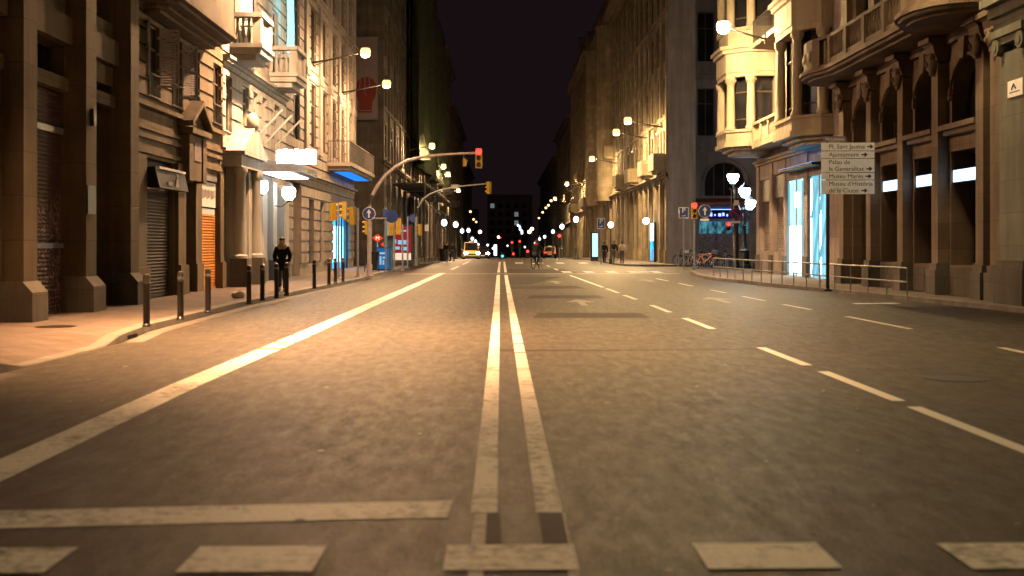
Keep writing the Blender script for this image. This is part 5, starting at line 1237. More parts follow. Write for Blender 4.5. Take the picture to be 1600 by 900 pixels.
# second mast
D = 73.0; t = thing('signal_mast', 'second darker curved mast with a yellow signal far out over the road', 'traffic light', (PX(650, D), D, .13))
def mp2(px, py): return (PX(px, D) - PX(650, D), 0, PZ(py, D) - .13)
pts = [(0, 0, 0), mp2(650, 340), mp2(653, 325), mp2(660, 312), mp2(672, 303), mp2(690, 296.5), mp2(720, 291), mp2(760, 287)]
m = MB(); m.tube(pts, [.10, .09, .085, .08, .07, .065, .06, .05], 10); m.lathe([(.2, 0), (.2, .03), (.13, .05), (.13, .5)], (0, 0, 0), 12); m.build('mast', MT['tin'], t)
x, _, z = mp2(764, 284); signal_head(t, x, 0, z, facing=1, s=.85, rot=.9)
round_sign(t, -.2, .2, mp2(0, 341)[2], .26, 'blue', symm='blue', rim='blue'); signal_head(t, .25, .1, mp2(0, 350)[2], 1, s=.8, rot=1.2)
m = MB(); x, _, z = mp2(712, 292); m.box(x-.3, x+.2, -.1, .1, z-.1, z+.15); m.build('camera_box', MT['tin'], t, bevel=.02)

# right junction signal with round arrow sign
D = 64.0; t = thing('traffic_light', 'traffic light glowing red on a grey post by the parked bicycles', 'traffic light', (PX(1085, D), D, .13), 0, None)
h = PZ(317, D) - .13
m = MB(); m.tube([(0, 0, 0), (0, 0, h-.1)], .06, 10); m.lathe([(.14, 0), (.14, .05), (.07, .07)], (0, 0, 0), 10); m.build('post', MT['galv'], t)
signal_head(t, -.03, -.12, h, lit=0, s=1.0)
m = MB(); m.v((0,0,0)); m.bm.free()
o = round_sign(t, PX(1101, D)-PX(1085, D), -.08, PZ(330, D)-.13, .36, 'blue', sym='up'); m = MB(); m.box(-.26, .26, -.01, .015, -.55, -.41); m.build('sub_plate', MT['signwhite'], o, smooth=False); m = MB(); m.box(-.55, 0, .03, .06, -.03, .03); m.build('sign_bracket', MT['galv'], o, smooth=False)
# thick dark post with no parking sign
D = 62.8; t = thing('signal_column', 'thick dark column with a no parking sign and small red crossing lights', 'traffic light', (PX(1150, D), D, .13), 0, None)
h = PZ(292, D) - .13
m = MB(); m.lathe([(.2, 0), (.2, .3), (.15, .4), (.14, h-.9), (.1, h-.85), (.1, h)], (0, 0, 0), 14); m.build('column', MT['bollard'], t)
m = MB(); m.box(-.33, -.13, -.08, .1, h-.15, h-.05); m.tube([(-.23, 0, h-.1), (-.23, 0, h-1.6)], .04, 6); m.build('lamp_bracket', MT['iron'], t)
MB().box(-.12, .12, -.19, -.16, PZ(321, D)-.13, PZ(313, D)-.13).build('small_plate', MT['signwhite'], t, smooth=False)
o = round_sign(t, -.05, -.2, PZ(334, D)-.13, .32, 'blue', ring='red', sym='slash', symm='red', rim='red'); m = MB(); m.box(-.25, .25, -.01, .015, -.52, -.40); m.build('sub_plate', MT['signwhite'], o, smooth=False)
signal_head(t, PX(1137.5, D)-PX(1150, D), -.1, PZ(347, D)-.13, lit=0, s=.75, n=2, back='black'); signal_head(t, .12, .35, PZ(346, D)-.13, lit=0, s=.55, n=2, back='black', rot=.5)
def parking_sign(px, pyt, pyb, D, label, rot=0.0):
    t = thing('parking_sign', label, 'road sign', (PX(px, D), D, .13), 0, 'blue parking signs')
    zt, zb = PZ(pyt, D) - .13, PZ(pyb, D) - .13
    m = MB(); m.tube([(0, 0, 0), (0, 0, zt-.05)], .035, 8); m.build('post', MT['galv'], t)
    m = MB(); hw = .27; m.box(-hw, hw, -.07, -.045, zb, zt); o = m.build('sign_plate', MT['white'], t, bevel=.006)
    m = MB(); m.box(-hw+.03, hw-.03, -.075, -.0705, zb+.03, zt-.03); m.build('sign_face', MT['blue'], o, smooth=False)
    m = MB(); me = text_mesh('P', .52*(zt-zb)/.8, .003, 'CENTER'); m.add_mesh(me, Matrix.Translation((0, -.08, zb+(zt-zb)*.50)) @ UPRIGHT)
    m.tube([(-.12, -.08, zb+.2*(zt-zb)), (.1, -.08, zb+.22*(zt-zb)), (.05, -.08, zb+.32*(zt-zb))], .02, 5); m.build('lettering', MT['white'], o, smooth=False)
    t.rotation_euler.z = rot; return t
parking_sign(1068, 324, 341, 64, 'blue parking sign on a thin post left of the red traffic light')
parking_sign(939, 341, 357.5, 78, 'blue parking sign on a thin post near the three walkers')

# direction sign board with seven rows of lettering
D = 34.0; x0 = PX(1283, D); x1 = PX(1366, D); xp = PX(1294, D)
t = thing('direction_sign', 'grey white pedestrian direction board with five panels of place names', 'direction sign', (xp, D, .13))
m = MB(); m.tube([(0, .05, 0), (0, .05, PZ(213, D)-.13)], .055, 10); m.lathe([(.13, 0), (.13, .06), (.06, .08)], (0, .05, 0), 10); m.build('post', MT['bollard'], t)
rows = [(223, 235.2, ['Pl. Sant Jaume \u2192']), (236.4, 247, ['Ajuntament \u2192']), (248.2, 269, ['Palau de', 'la Generalitat \u2192']), (270.2, 280.6, ['Museu Mar\u00e8s \u2192']), (281.8, 303.2, ["Museu d'Hist\u00f2ria", 'de la Ciutat \u2192'])]
def arrow_poly(m, x, z, s):
    m.prism([(x, z-.1*s), (x+.5*s, z-.1*s), (x+.42*s, z-.3*s), (x+.62*s, z-.3*s), (x+.95*s, z), (x+.62*s, z+.3*s), (x+.42*s, z+.3*s), (x+.5*s, z+.1*s), (x, z+.1*s)], -.030, -.0265)
for (ya, yb, lines) in rows:
    za, zb = PZ(yb, D) - .13, PZ(ya, D) - .13
    m = MB(); m.box(x0-xp, x1-xp, -.022, .0, za, zb); o = m.build('sign_panel', MT['signwhite'], t, bevel=.004)
    m = MB(); n = len(lines); lh = (zb-za)/n; sz = .178
    for i, s_ in enumerate(lines):
        txt = s_.replace(' \u2192', ''); zl = zb - lh*(i+.5) - sz*.33
        me = text_mesh(txt, sz, .002); n0 = max(v.co.x for v in me.vertices)
        xl = x0-xp+.22
        m.add_mesh(me, Matrix.Translation((xl, -.026, zl)) @ UPRIGHT @ Matrix.Diagonal((1.06, 1, 1, 1)))
        if '\u2192' in s_: arrow_poly(m, xl + n0*1.06 + .07, zl + sz*.33, .19)
    m.build('lettering', MT['ink'], o, smooth=False)
m = MB(); m.box(PX(1287, D)-xp, PX(1322, D)-xp, -.022, .0, PZ(221.5, D)-.13, PZ(213, D)-.13); o = m.build('top_plate', MT['banner'], t, bevel=.004)
m = MB(); m.add_mesh(text_mesh('Via Laietana', .115, .002), Matrix.Translation((PX(1289, D)-xp, -.026, PZ(219.4, D)-.13)) @ UPRIGHT); m.build('lettering', MT['white'], o, smooth=False)
m = MB()
for (a, b2, r_) in ((.12, .12, .07), (.0, .09, .05), (.26, .1, .06)): m.ell((x0-xp+.38+a*.9, -.024, PZ(298, D)-.13+b2*.4), r_*1.3, .004, r_, 10, 6)
m.build('sticker_residue', MT['white'], t)

# metro sign, totem, poster panel, bins
D = 66.0; t = thing('metro_sign', 'red diamond metro sign with a white M on a post', 'metro sign', (PX(590, D), D, .13))
z = PZ(372, D) - .13; m = MB(); m.tube([(0, .05, 0), (0, .05, z)], .04, 8); m.build('post', MT['galv'], t)
m = MB(); m.prism([(-.33, z), (0, z-.24), (.33, z), (0, z+.24)], -.03, .03); o = m.build('diamond', MT['metro'], t, smooth=False)
m = MB(); m.add_mesh(text_mesh('M', .30, .004, 'CENTER'), Matrix.Translation((0, -.036, z-.105)) @ UPRIGHT); m.build('lettering', MT['metrow'], o, smooth=False)
m = MB(); m.prism([(.15, z-.36), (.32, z-.48), (.49, z-.36), (.32, z-.24)], -.03, .03); m.build('small_diamond', MT['metro'], t, smooth=False)
D = 60.0; t = thing('information_totem', 'bright blue information totem at the kerb below the metro sign', 'totem', (PX(599, D), D, .13))
m = MB(); m.box(-.36, .36, -.15, .15, 0, 1.22); o = m.build('body', MT['blue'], t, bevel=.03); m = MB(); m.box(-.32, .32, -.175, -.152, .08, 1.15); m.build('lit_face', MT['totem'], o, smooth=False)
m = MB(); m.box(-.2, .2, -.185, -.178, .85, .95); m.box(-.2, -.08, -.185, -.178, .3, .75); m.box(-.02, .2, -.185, -.178, .62, .72); m.box(-.02, .06, -.185, -.178, .3, .55); m.build('print', MT['totemw'], o, smooth=False)
D = 62.5; t = thing('glass_panel', 'tall teal glass panel standing behind the blue totem', 'panel', (PX(607, D), D, .13)); m = MB(); m.box(-.25, .25, -.05, .05, 0, 2.6); m.build('panel', MT['teal'], t, bevel=.02); m = MB(); m.tube([(0, -.07, 2.3), (0, -.055, 2.3)], .12, 12); m.build('emblem', MT['metro'], t)
D = 68.0; t = thing('poster_panel', 'red lit poster panel with white lettering at the far side of the side street', 'poster panel', (PX(622, D), D, .13))
m = MB(); m.box(-.85, .85, -.1, .1, .35, 2.5); m.box(-.7, -.6, -.05, .05, 0, .35); m.box(.6, .7, -.05, .05, 0, .35); o = m.build('frame', MT['dark'], t, bevel=.02)
m = MB(); m.box(-.78, .78, -.125, -.102, .85, 2.43); m.build('poster', MT['adred'], o, smooth=False); m = MB(); m.box(-.78, .78, -.125, -.102, .42, .84); m.build('poster_foot', MT['white'], o, smooth=False)
m = MB()
for (xa, xb, za, zb) in ((-.55, .5, 2.1, 2.2), (-.5, -.1, 1.4, 1.65), (0, .5, 1.35, 1.6), (-.55, .1, 1.05, 1.22), (.2, .55, 1.0, 1.2)): m.box(xa, xb, -.132, -.127, za, zb)
m.build('print', MT['totemw'], o, smooth=False)
def bin_(x, y, label):
    t = thing('litter_bin', label, 'litter bin', (x, y, .13)); m = MB(); m.lathe([(.28, .06), (.33, .9), (.36, .92), (.36, 1.0), (.3, 1.0), (.27, .12)], (0, 0, 0), 14); m.build('basket', MT['dark'], t)
    m = MB(); m.tube([(-.36, 0, 0), (-.36, 0, 1.05)], .03, 6); m.tube([(.36, 0, 0), (.36, 0, 1.05)], .03, 6); m.build('stand', MT['rail'], t)
bin_(PX(581, 58), 58, 'dark litter bin behind the curved signal mast'); bin_(PX(693, 88), 88, 'dark litter bin beside the left globe lamp post')
def utility_post(px, D, h, label, mat='galv', cap=None, capz=1.1):
    t = thing('sign_post', label, 'post', (PX(px, D), D, .13), 0, 'thin posts at the left junction'); m = MB(); m.tube([(0, 0, 0), (0, 0, h)], .045, 8); m.lathe([(.1, 0), (.1, .04), (.05, .06)], (0, 0, 0), 8); m.build('post', MT[mat], t)
    if cap: m = MB(); m.box(-.14, .14, -.07, -.046, h-.55, h-.1); m.build('plate', MT[cap], t, smooth=False)
for (px, D, h, lab, c) in ((637, 64, 2.9, 'thin grey post right of the red poster panel', None), (603, 57, 3.2, 'thin grey post just behind the blue totem', 'blue'), (629, 60, 2.4, 'short grey post in front of the red poster panel', None), (667, 80, 2.8, 'thin grey post near the scaffold columns', 'white')):
    utility_post(px, D, h, lab, 'galv', c)

# bollards along the left kerb
proto = None
bs = [(229, 510), (282, 499.5), (325, 489), (389, 475), (410, 469.5), (432, 466), (448, 462), (491, 451), (514, 446), (524, 443.5), (536, 441)]
words_ = 'first second third fourth fifth sixth seventh eighth ninth tenth eleventh'.split()
for i, (px, py) in enumerate(bs):
    D = F*(H-.13)/(py-CY)
    if proto is None:
        t = proto = thing('bollard', '', 'bollard', (0, 0, 0), 0, 'black bollards along the left kerb')
        m = MB(); m.lathe([(.075, 0), (.075, .03), (.058, .05), (.058, .68), (.064, .69), (.064, .74), (.058, .75), (.058, .85), (.05, .885), (.02, .9)], (0, 0, 0), 16); m.build('post', MT['bollard'], t)
        m = MB(); m.lathe([(.0605, .752), (.0605, .80)], (0, 0, 0), 16); m.build('band', MT['galv'], t)
    else: t = copy_tree(proto)
    t.location = (PX(px, D), D, .13); t.rotation_euler.z = .3*i
    t['label'] = words_[i] + ' black bollard from the lowered driveway kerb on the left'

# guard rail along the right kerb
t = thing('guard_rail', 'low grey two bar guard rail along the right kerb', 'guard rail', (0, 0, 0))
A, B = Vector((10.4, 29.6, .13)), Vector((9.07, 49.5, .13)); n = 16
def rp(k): 
    f = k/n; p = A.lerp(B, f); p.x -= .45*math.sin(math.pi*f)*(.3); return p
for zz, nm in ((.78, 'top_bar'), (.42, 'middle_bar')):
    MB().tube([rp(k) + Vector((0, 0, zz)) for k in range(n+1)], .024, 8).build(nm, MT['tin'], t)
for k in range(n+1):
    p = rp(k); MB().tube([p, p + Vector((0, 0, .78))], .019, 8).build('post', MT['tin'], t)

# crumpled bag
m = MB(); rr = random.Random(9); D = F*(H-.13)/(466-CY); m.ell((0, 0, .09), .17, .13, .1, 12, 8)
for v in m.bm.verts: v.co += Vector((rr.uniform(-.03, .03), rr.uniform(-.03, .03), rr.uniform(-.02, .03)))
tag(m.build('crumpled_bag', MT['bag'], None, loc=(PX(372, D), D, .12)), 'pale crumpled bag lying on the left pavement', 'bag')

# far traffic signals and lights at the end of the street
def far_signal(px, py, D, label, lit='sigred', h=None):
    t = thing('traffic_light', label, 'traffic light', (PX(px, D), D, gz(D)), 0, 'far traffic lights'); zt = PZ(py, D) + .25 - gz(D)
    MB().tube([(0, .1, 0), (0, .1, zt)], .07, 6).build('post', MT['galv'], t)
    o = MB().box(-.3, .3, -.2, .2, zt-.2-1.2, zt+.2).build('signal_head', MT['black'], t, bevel=.03)
    MB().ell((0, -.24, zt-.22), .17, .06, .17, 12, 7).build('lens', MT[lit], o)
far_signal(800, 379, 210, 'far red traffic light left of the cyclist head', 'tail'); far_signal(812, 377.5, 215, 'far red traffic light just beside the cyclist head', 'tail'); far_signal(802, 397, 190, 'low far red light between the centre lines and the cyclist', 'tail'); far_signal(785, 400.5, 150, 'far cyan green signal standing in the middle of the road', 'farcy')
far_signal(824.5, 393, 170, 'far red light beside the cyclist elbow', 'tail'); far_signal(874, 369, 128, 'red signal above the departing taxi by the right pavement', 'tail'); far_signal(782, 371.5, 330, 'tiny far pinkish signal at the street end', 'tail')
t = thing('lit_sign', 'small white vertical lit sign far down the street', 'sign', (PX(774, 240), 240, gz(240))); MB().tube([(0, .2, 0), (0, .2, 2)], .08, 6).build('post', MT['galv'], t); z = PZ(399, 240)-gz(240); MB().box(-.3, .3, -.1, .1, max(.3, z), z+2.2).build('lit_face', MT['globe_far'], t)
t = thing('tower_lights', 'string of white lights on a far pole', 'lights', (PX(813, 400), 400, gz(400)))
MB().tube([(0, .3, 0), (0, .3, PZ(350, 400)-gz(400))], .15, 6).build('pole', MT['galv'], t)
for k in range(5): MB().ell((-.8+.35*k + .3*(k % 2), 0, PZ(352+3*k, 400)-gz(400)), .35, .3, .45, 8, 6).build('bulb', MT['globe_far'], t)
for (px, py, D, lab) in ((827, 363, 260, 'low amber street lamp left above the cyclist'), (831, 358.5, 260, 'taller amber street lamp above the cyclist'), (750, 363, 250, 'small far lamp on a tall post beside the left lamps'), (779, 371, 360, 'pair of tiny far lamps at the street end')):
    t = thing('lamp_post', lab, 'lamp post', (PX(px, D), D, gz(D)), 0, 'far small lamp posts'); z = PZ(py, D)-gz(D); MB().tube([(.0, 0, 0), (0, 0, z-.4), (0, 0, z)], .07, 6).build('post', MT['galv'], t); MB().ell((0, 0, z+.1), .38, .38, .38, 10, 7).build('globe', MT['amber'], t)
for (px, py, D, lab) in ((762, 383, 300, 'tiny white globe far left of the street end'), (770, 388, 340, 'tiny white globe beside the far vertical sign'), (836, 380, 300, 'tiny white globe far right behind the cyclist'), (820, 386, 360, 'tiny white globe low beside the cyclist arm'), (793, 384, 380, 'tiny white globe low at the centre of the street end')):
    globe_post(px, py, 0, D, lab, 'globe_far', 1.2)
t = thing('lit_screen', 'tall bright cyan advertising screen on the right pavement', 'screen', (PX(928.5, 92), 92, .13), R(25)); MB().box(-.28, .28, -.12, .12, 0, 2.3).build('case', MT['dark'], t, bevel=.03); MB().box(-.24, .24, -.14, -.122, .35, 2.2).build('screen', MT['screen'], t, smooth=False)
t = thing('lit_doorway', 'pale blue lit doorway panel on the honey stone front', 'screen', (11.35, 87.0, .13), R(-90)); MB().box(-1.1, 1.1, -.05, .1, 0, 3.0).build('frame', MT['dark'], t, smooth=False); MB().box(-.9, .9, -.07, -.052, 1.6, 2.9).build('lit_glass', MT['cyanw'], t, smooth=False); MB().box(-.9, .9, -.07, -.052, .1, 1.58).build('lower_glass', MT['shopblue'], t, smooth=False); MB().ell((0, -.5, 3.1), .25, .25, .25, 10, 7).build('door_lamp', MT['globe'], t)

# ================================================================== BICYCLES
def bicycle(name, label, loc, rz, col='carblack', group=None, basket=False, lean=0.0):
    t = thing(name, label, 'bicycle', loc, rz, group); t.rotation_euler = (0, lean, rz)
    for y, nm in ((-.52, 'wheel'), (.53, 'wheel')):
        m = MB(); m.tube([(0, y + .32*math.cos(2*math.pi*k/24), .34 + .32*math.sin(2*math.pi*k/24)) for k in range(24)], .02, 6, True); o = m.build('wheel', MT['tyre'], t)
        m = MB()
        for k in range(12): a = math.pi*2*k/12; m.tube([(0, y, .34), (0, y + .3*math.cos(a), .34 + .3*math.sin(a))], .003, 4)
        m.tube([(0, y + .3*math.cos(2*math.pi*k/24), .34 + .3*math.sin(2*math.pi*k/24)) for k in range(24)], .008, 4, True); m.tube([(-.05, y, .34), (.05, y, .34)], .02, 6); m.build('spokes', MT['chrome'], o)
    m = MB(); bb = (0, -.08, .30); st = (0, -.22, .82); hd = (0, .36, .84); hb = (0, .40, .70)
    for a, b_, r_ in ((bb, st, .018), (bb, hb, .022), ((0, -.19, .74), hd, .018), (bb, (.05, -.52, .34), .011), (bb, (-.05, -.52, .34), .011), ((0, -.2, .76), (.05, -.52, .34), .009), ((0, -.2, .76), (-.05, -.52, .34), .009), (hd, hb, .022), (hb, (.045, .53, .34), .012), (hb, (-.045, .53, .34), .012)):
        m.tube([a, b_], r_, 6)
    m.build('frame', MT[col], t)
    m = MB(); m.tube([(0, -.22, .82), (0, -.245, .92)], .013, 6); m.ell((0, -.26, .95), .075, .14, .035, 10, 6); m.build('saddle', MT['black'], t)
    m = MB(); m.tube([hd, (0, .34, 1.0)], .014, 6); m.tube([(-.28, .26, 1.04), (-.2, .34, 1.02), (0, .36, 1.0), (.2, .34, 1.02), (.28, .26, 1.04)], .012, 6); m.build('handlebar', MT['black'], t)
    m = MB(); m.tube([(.06, -.08, .30), (.065, -.02, .14)], .009, 5); m.tube([(-.06, -.08, .30), (-.065, -.14, .46)], .009, 5); m.box(.065, .14, -.06, .02, .125, .145); m.box(-.14, -.065, -.18, -.10, .455, .475); m.lathe([(.09, -.004), (.09, .004)], bb, 14, Matrix.Rotation(R(90), 3, 'Y')); m.build('crank', MT['galv'], t)
    m = MB()
    for y in (-.52, .53): m.tube([(0, y + .365*math.cos(a), .34 + .365*math.sin(a)) for a in [R(20 + 14*k) for k in range(11)]], .014, 5)
    m.build('mudguard', MT[col], t)
    if basket: m = MB(); m.box(-.15, .15, .46, .70, .82, 1.02); m.build('basket', MT['galv'], t, smooth=False)
    return t
def shared(D, px): return (PX(px, D), D, .13)
bicycle('parked_bicycle', 'black bicycle parked leftmost by the blue grey corner', shared(72, 1072), R(70), 'carblack', 'parked bicycles', lean=.1)
bicycle('parked_bicycle', 'dark bicycle parked second from the corner wall', shared(70.5, 1079), R(60), 'carblack', 'parked bicycles', lean=-.08)
bicycle('parked_bicycle', 'grey bicycle with a front basket next to the orange one', shared(69, 1088), R(75), 'galv', 'parked bicycles', True, lean=.1)
bicycle('parked_bicycle', 'bright orange bicycle parked behind the signal post', shared(66.5, 1101), R(-72), 'orange', 'parked bicycles', True, lean=.1)
bicycle('parked_bicycle', 'black bicycle parked right of the orange one', shared(70, 1110), R(65), 'carblack', 'parked bicycles', lean=.08)
bicycle('parked_bicycle', 'dark bicycle parked nearest to the thick dark column', shared(71, 1126), R(80), 'carblack', 'parked bicycles', lean=-.08)
t = thing('bicycle_rack', 'row of plain steel hoops holding the parked bicycles', 'bicycle rack', (PX(1095, 70), 70, .13))
for k in range(4): MB().tube([(-1.4+k*.95, -.35, 0), (-1.4+k*.95, -.35, .7), (-1.4+k*.95, -.2, .8), (-1.4+k*.95, .2, .8), (-1.4+k*.95, .35, .7), (-1.4+k*.95, .35, 0)], .025, 6).build('hoop', MT['galv'], t)

# ================================================================== PEOPLE
def person(label, loc, rz, pose='walk', coat='coat', trousers='denim', shoes='shoe_dk', hair='hair', stride=.28, h=1.72, group=None, lean=0.0, scarf=None, phase=1, pocket=False, long=False):
    """figure faces local -y"""
    t = thing('person', label, 'person', loc, rz, group)
    k = h/1.72
    J = {'pel': (0, 0, .93), 'waist': (0, -.01, 1.08), 'chest': (0, -.02, 1.30), 'neck0': (0, 0, 1.44), 'neck': (0, -.015, 1.50), 'jaw': (0, -.03, 1.56), 'head': (0, -.01, 1.63), 'crown': (0, .005, 1.70)}
    for s, n in ((-1, 'r'), (1, 'l')):
        f = s*phase
        J['hip'+n] = (s*.09, 0, .90); J['sh'+n] = (s*.185, 0, 1.40)
        if pose == 'ride':
            up = .10 if s*phase > 0 else -.09
            J['knee'+n] = (s*.11, -.36, .80+up*.9); J['ank'+n] = (s*.10, -.17, .46+up*1.6); J['toe'+n] = (s*.11, -.31, .42+up*1.6)
            J['el'+n] = (s*.27, -.36, 1.16); J['wr'+n] = (s*.26, -.56, 1.06); J['hand'+n] = (s*.26, -.63, 1.05)
        elif pose == 'walk':
            J['knee'+n] = (s*.09, -stride*.5*f-.03, .49); J['ank'+n] = (s*.085, -stride*f + (.06 if f < 0 else 0), .10 if f > 0 else .14); J['toe'+n] = (s*.10, -stride*f-.14 + (.05 if f < 0 else 0), .045 if f > 0 else .05)
            if pocket: J['el'+n] = (s*.245, .05, 1.13); J['wr'+n] = (s*.20, -.07, .95); J['hand'+n] = (s*.18, -.10, .89)
            else: J['el'+n] = (s*.235, .10*f+.03, 1.12); J['wr'+n] = (s*.245, .22*f-.05, .89); J['hand'+n] = (s*.24, .25*f-.08, .82)
        else:
            J['knee'+n] = (s*.09, -.01, .49); J['ank'+n] = (s*.09, .02, .09); J['toe'+n] = (s*.12, -.13, .04)
            J['el'+n] = (s*.24, .04, 1.12); J['wr'+n] = (s*.22, -.06, .88); J['hand'+n] = (s*.21, -.09, .80)
    if pose == 'ride':
        for n in ('waist', 'chest', 'neck0', 'neck', 'jaw', 'head', 'crown', 'shr', 'shl'):
            x, y, z = J[n]; J[n] = (x, y - (z-.93)*.38, .93 + (z-.93)*.95)
    if lean:
        for n in J:
            x, y, z = J[n]
            if z > .95: J[n] = (x, y - (z-.95)*lean, z)
    J = {n: tuple(c*k for c in p) for n, p in J.items()}
    def grow(names, edges, rad, root=0):
        idx = {n: i for i, n in enumerate(names)}
        return skin_mesh([J[n] for n in names], [(idx[a], idx[b]) for a, b in edges], [tuple(q*k for q in (r if isinstance(r, tuple) else (r, r))) for r in rad], 2, root)
    arms = [e for n in 'rl' for e in (('chest', 'sh'+n), ('sh'+n, 'el'+n), ('el'+n, 'wr'+n))]
    legs = [e for n in 'rl' for e in (('pel', 'hip'+n), ('hip'+n, 'knee'+n), ('knee'+n, 'ank'+n))]
    names = ['pel', 'waist', 'chest', 'neck0', 'neck', 'jaw', 'head', 'crown'] + [a+n for n in 'rl' for a in ('sh', 'el', 'wr', 'hand', 'hip', 'knee', 'ank', 'toe')]
    rad = [.13, .12, .125, .07, .055, (.065, .075), (.083, .10), (.06, .07)] + [.06, .042, .028, (.032, .02), .085, .055, .038, .032]*2
    me = grow(names, [('pel', 'waist'), ('waist', 'chest'), ('chest', 'neck0'), ('neck0', 'neck'), ('neck', 'jaw'), ('jaw', 'head'), ('head', 'crown')] + arms + [('wr'+n, 'hand'+n) for n in 'rl'] + legs + [('ank'+n, 'toe'+n) for n in 'rl'], rad)
    m = MB(); m.add_mesh(me)
    hx, hy, hz = J['head']
    m.tube([(hx, hy-.085*k, hz+.01*k), (hx, hy-.118*k, hz-.03*k), (hx, hy-.09*k, hz-.04*k)], [.010, .016, .010], 6)
    for s in (-1, 1): m.ell((hx+s*.082*k, hy+.01, hz-.01), .012, .022, .034, 8, 6)
    for s, n in ((-1, 'r'), (1, 'l')):
        w_, hd = Vector(J['wr'+n]), Vector(J['hand'+n]); d = (hd-w_).normalized(); side = d.cross(Vector((1, 0, 0))); side = side.normalized() if side.length > .1 else Vector((0, 0, 1))
        for q, ln in enumerate((.075, .085, .08, .06)):
            b0 = hd + side*(.018*(q-1.5)); m.tube([b0 - d*.01, b0 + d*ln*.5 - Vector((s*.004, .0, 0)), b0 + d*ln*.9 + Vector((-s*.02, -.008, 0))], [.009, .0085, .006], 6)
        m.tube([w_ + d*.03 + side*.02, w_ + d*.06 + side*.045 - Vector((s*.01, 0, 0)), w_ + d*.095 + side*.045 - Vector((s*.02, 0, 0))], [.011, .010, .007], 6)
    body = m.build('body', MT['skin'], t)
    m = MB()
    for s in (-1, 1): m.ell((hx+s*.032*k, hy-.092*k, hz+.012*k), .012, .006, .007, 8, 5)
    m.build('eyes', MT['ink'], body); 
    MB().ell((hx, hy-.088*k, hz-.068*k), .024, .006, .007, 8, 5).build('mouth', MT['maroon'], body)
    me = grow(['pel', 'waist', 'chest', 'neck0'] + [a+n for n in 'rl' for a in ('sh', 'el', 'wr', 'hip')], [('pel', 'waist'), ('waist', 'chest'), ('chest', 'neck0')] + arms + [('pel', 'hip'+n) for n in 'rl'], ([(.18, .155), (.175, .155), (.185, .16), .1] + [.09, .075, .06, .11]*2) if long else ([(.185, .15), (.175, .145), (.18, .15), .095] + [.085, .066, .05, .11]*2))
    m = MB(); m.add_mesh(me)
    if long: m.lathe([(.17*k, 1.06*k), (.19*k, .98*k), (.20*k, .85*k), (.21*k, .70*k), (.18*k, .705*k)], (0, .0, 0), 18, Matrix.Diagonal((1, .85, 1)))
    m.build('coat', MT[coat], t)
    me = grow(['pel'] + [a+n for n in 'rl' for a in ('hip', 'knee', 'ank')], legs, [.14] + [.105, .075, .058]*2)
    m = MB(); m.add_mesh(me); m.build('trousers', MT[trousers], t)
    for n in 'rl':
        m = MB(); a, c = Vector(J['ank'+n]), Vector(J['toe'+n]); m.tube([a + Vector((0, .05, -.035)), a + Vector((0, .0, -.04)), (a+c)/2 + Vector((0, 0, -.008)), c, c + Vector((0, -.05, 0))], [.035, .05, .048, .042, .02], 10); m.build('shoe', MT[shoes], t)
    m = MB(); m.ell((hx, hy+.030*k, hz+.035*k), .100*k, .112*k, .100*k, 14, 9, -5, 90); m.ell((hx, hy+.06*k, hz-.03*k), .085*k, .06*k, .08*k, 12, 7); m.build('hair', MT[hair], t)
    if scarf: 
        x, y, z = J['neck0']; m = MB(); m.lathe([(.12, -.09), (.145, -.03), (.135, .04), (.09, .085)], (x, y-.01, z+.03*k), 14); m.build('scarf', MT[scarf], t)
    return t
D = F*(H-.13)/(456-CY)
person('walker in a black padded coat and pale scarf coming along the left pavement', (PX(441, D), D, .13), R(8), 'walk', 'coat', 'denim', 'shoe', h=1.56, stride=.26, scarf='pale_scarf', pocket=True, long=True)
person('walker in dark clothes, leftmost of three near the parking sign', (PX(944.5, 81), 81, .13), R(170), 'walk', 'coat', 'denim', h=1.5)
person('walker in dark clothes, middle of three behind the amber globe post', (PX(959, 83), 83, .13), R(190), 'walk', 'coat', 'grey_trs', h=1.6, phase=-1)
person('walker in a beige jacket, rightmost of three on the right pavement', (PX(972, 82), 82, .13), R(178), 'stand', 'beige', 'grey_trs', h=1.55)
person('figure in dark clothes beside the left litter bin', (PX(698, 87), 87, .13), R(160), 'stand', 'coat', 'grey_trs', h=1.52)
person('figure in dark clothes nearer the oncoming taxi on the left pavement', (PX(706.5, 90), 90, .13), R(200), 'walk', 'coat', 'denim', h=1.5)
D = F*H/(420-CY); cx_, cy_ = PX(838.5, D), D; hd_ = R(-24)
bicycle('ridden_bicycle', 'dark bicycle being ridden away down the middle of the road', (cx_, cy_, .0), hd_, 'carblack')
off = Matrix.Rotation(hd_, 3, 'Z') @ Vector((0, -.28, 0))
person('cyclist in black with a red scarf riding away from the camera', (cx_ + off.x, cy_ + off.y, .02), hd_ + math.pi, 'ride', 'coat', 'denim', h=1.74, scarf='scarf', hair='hair')

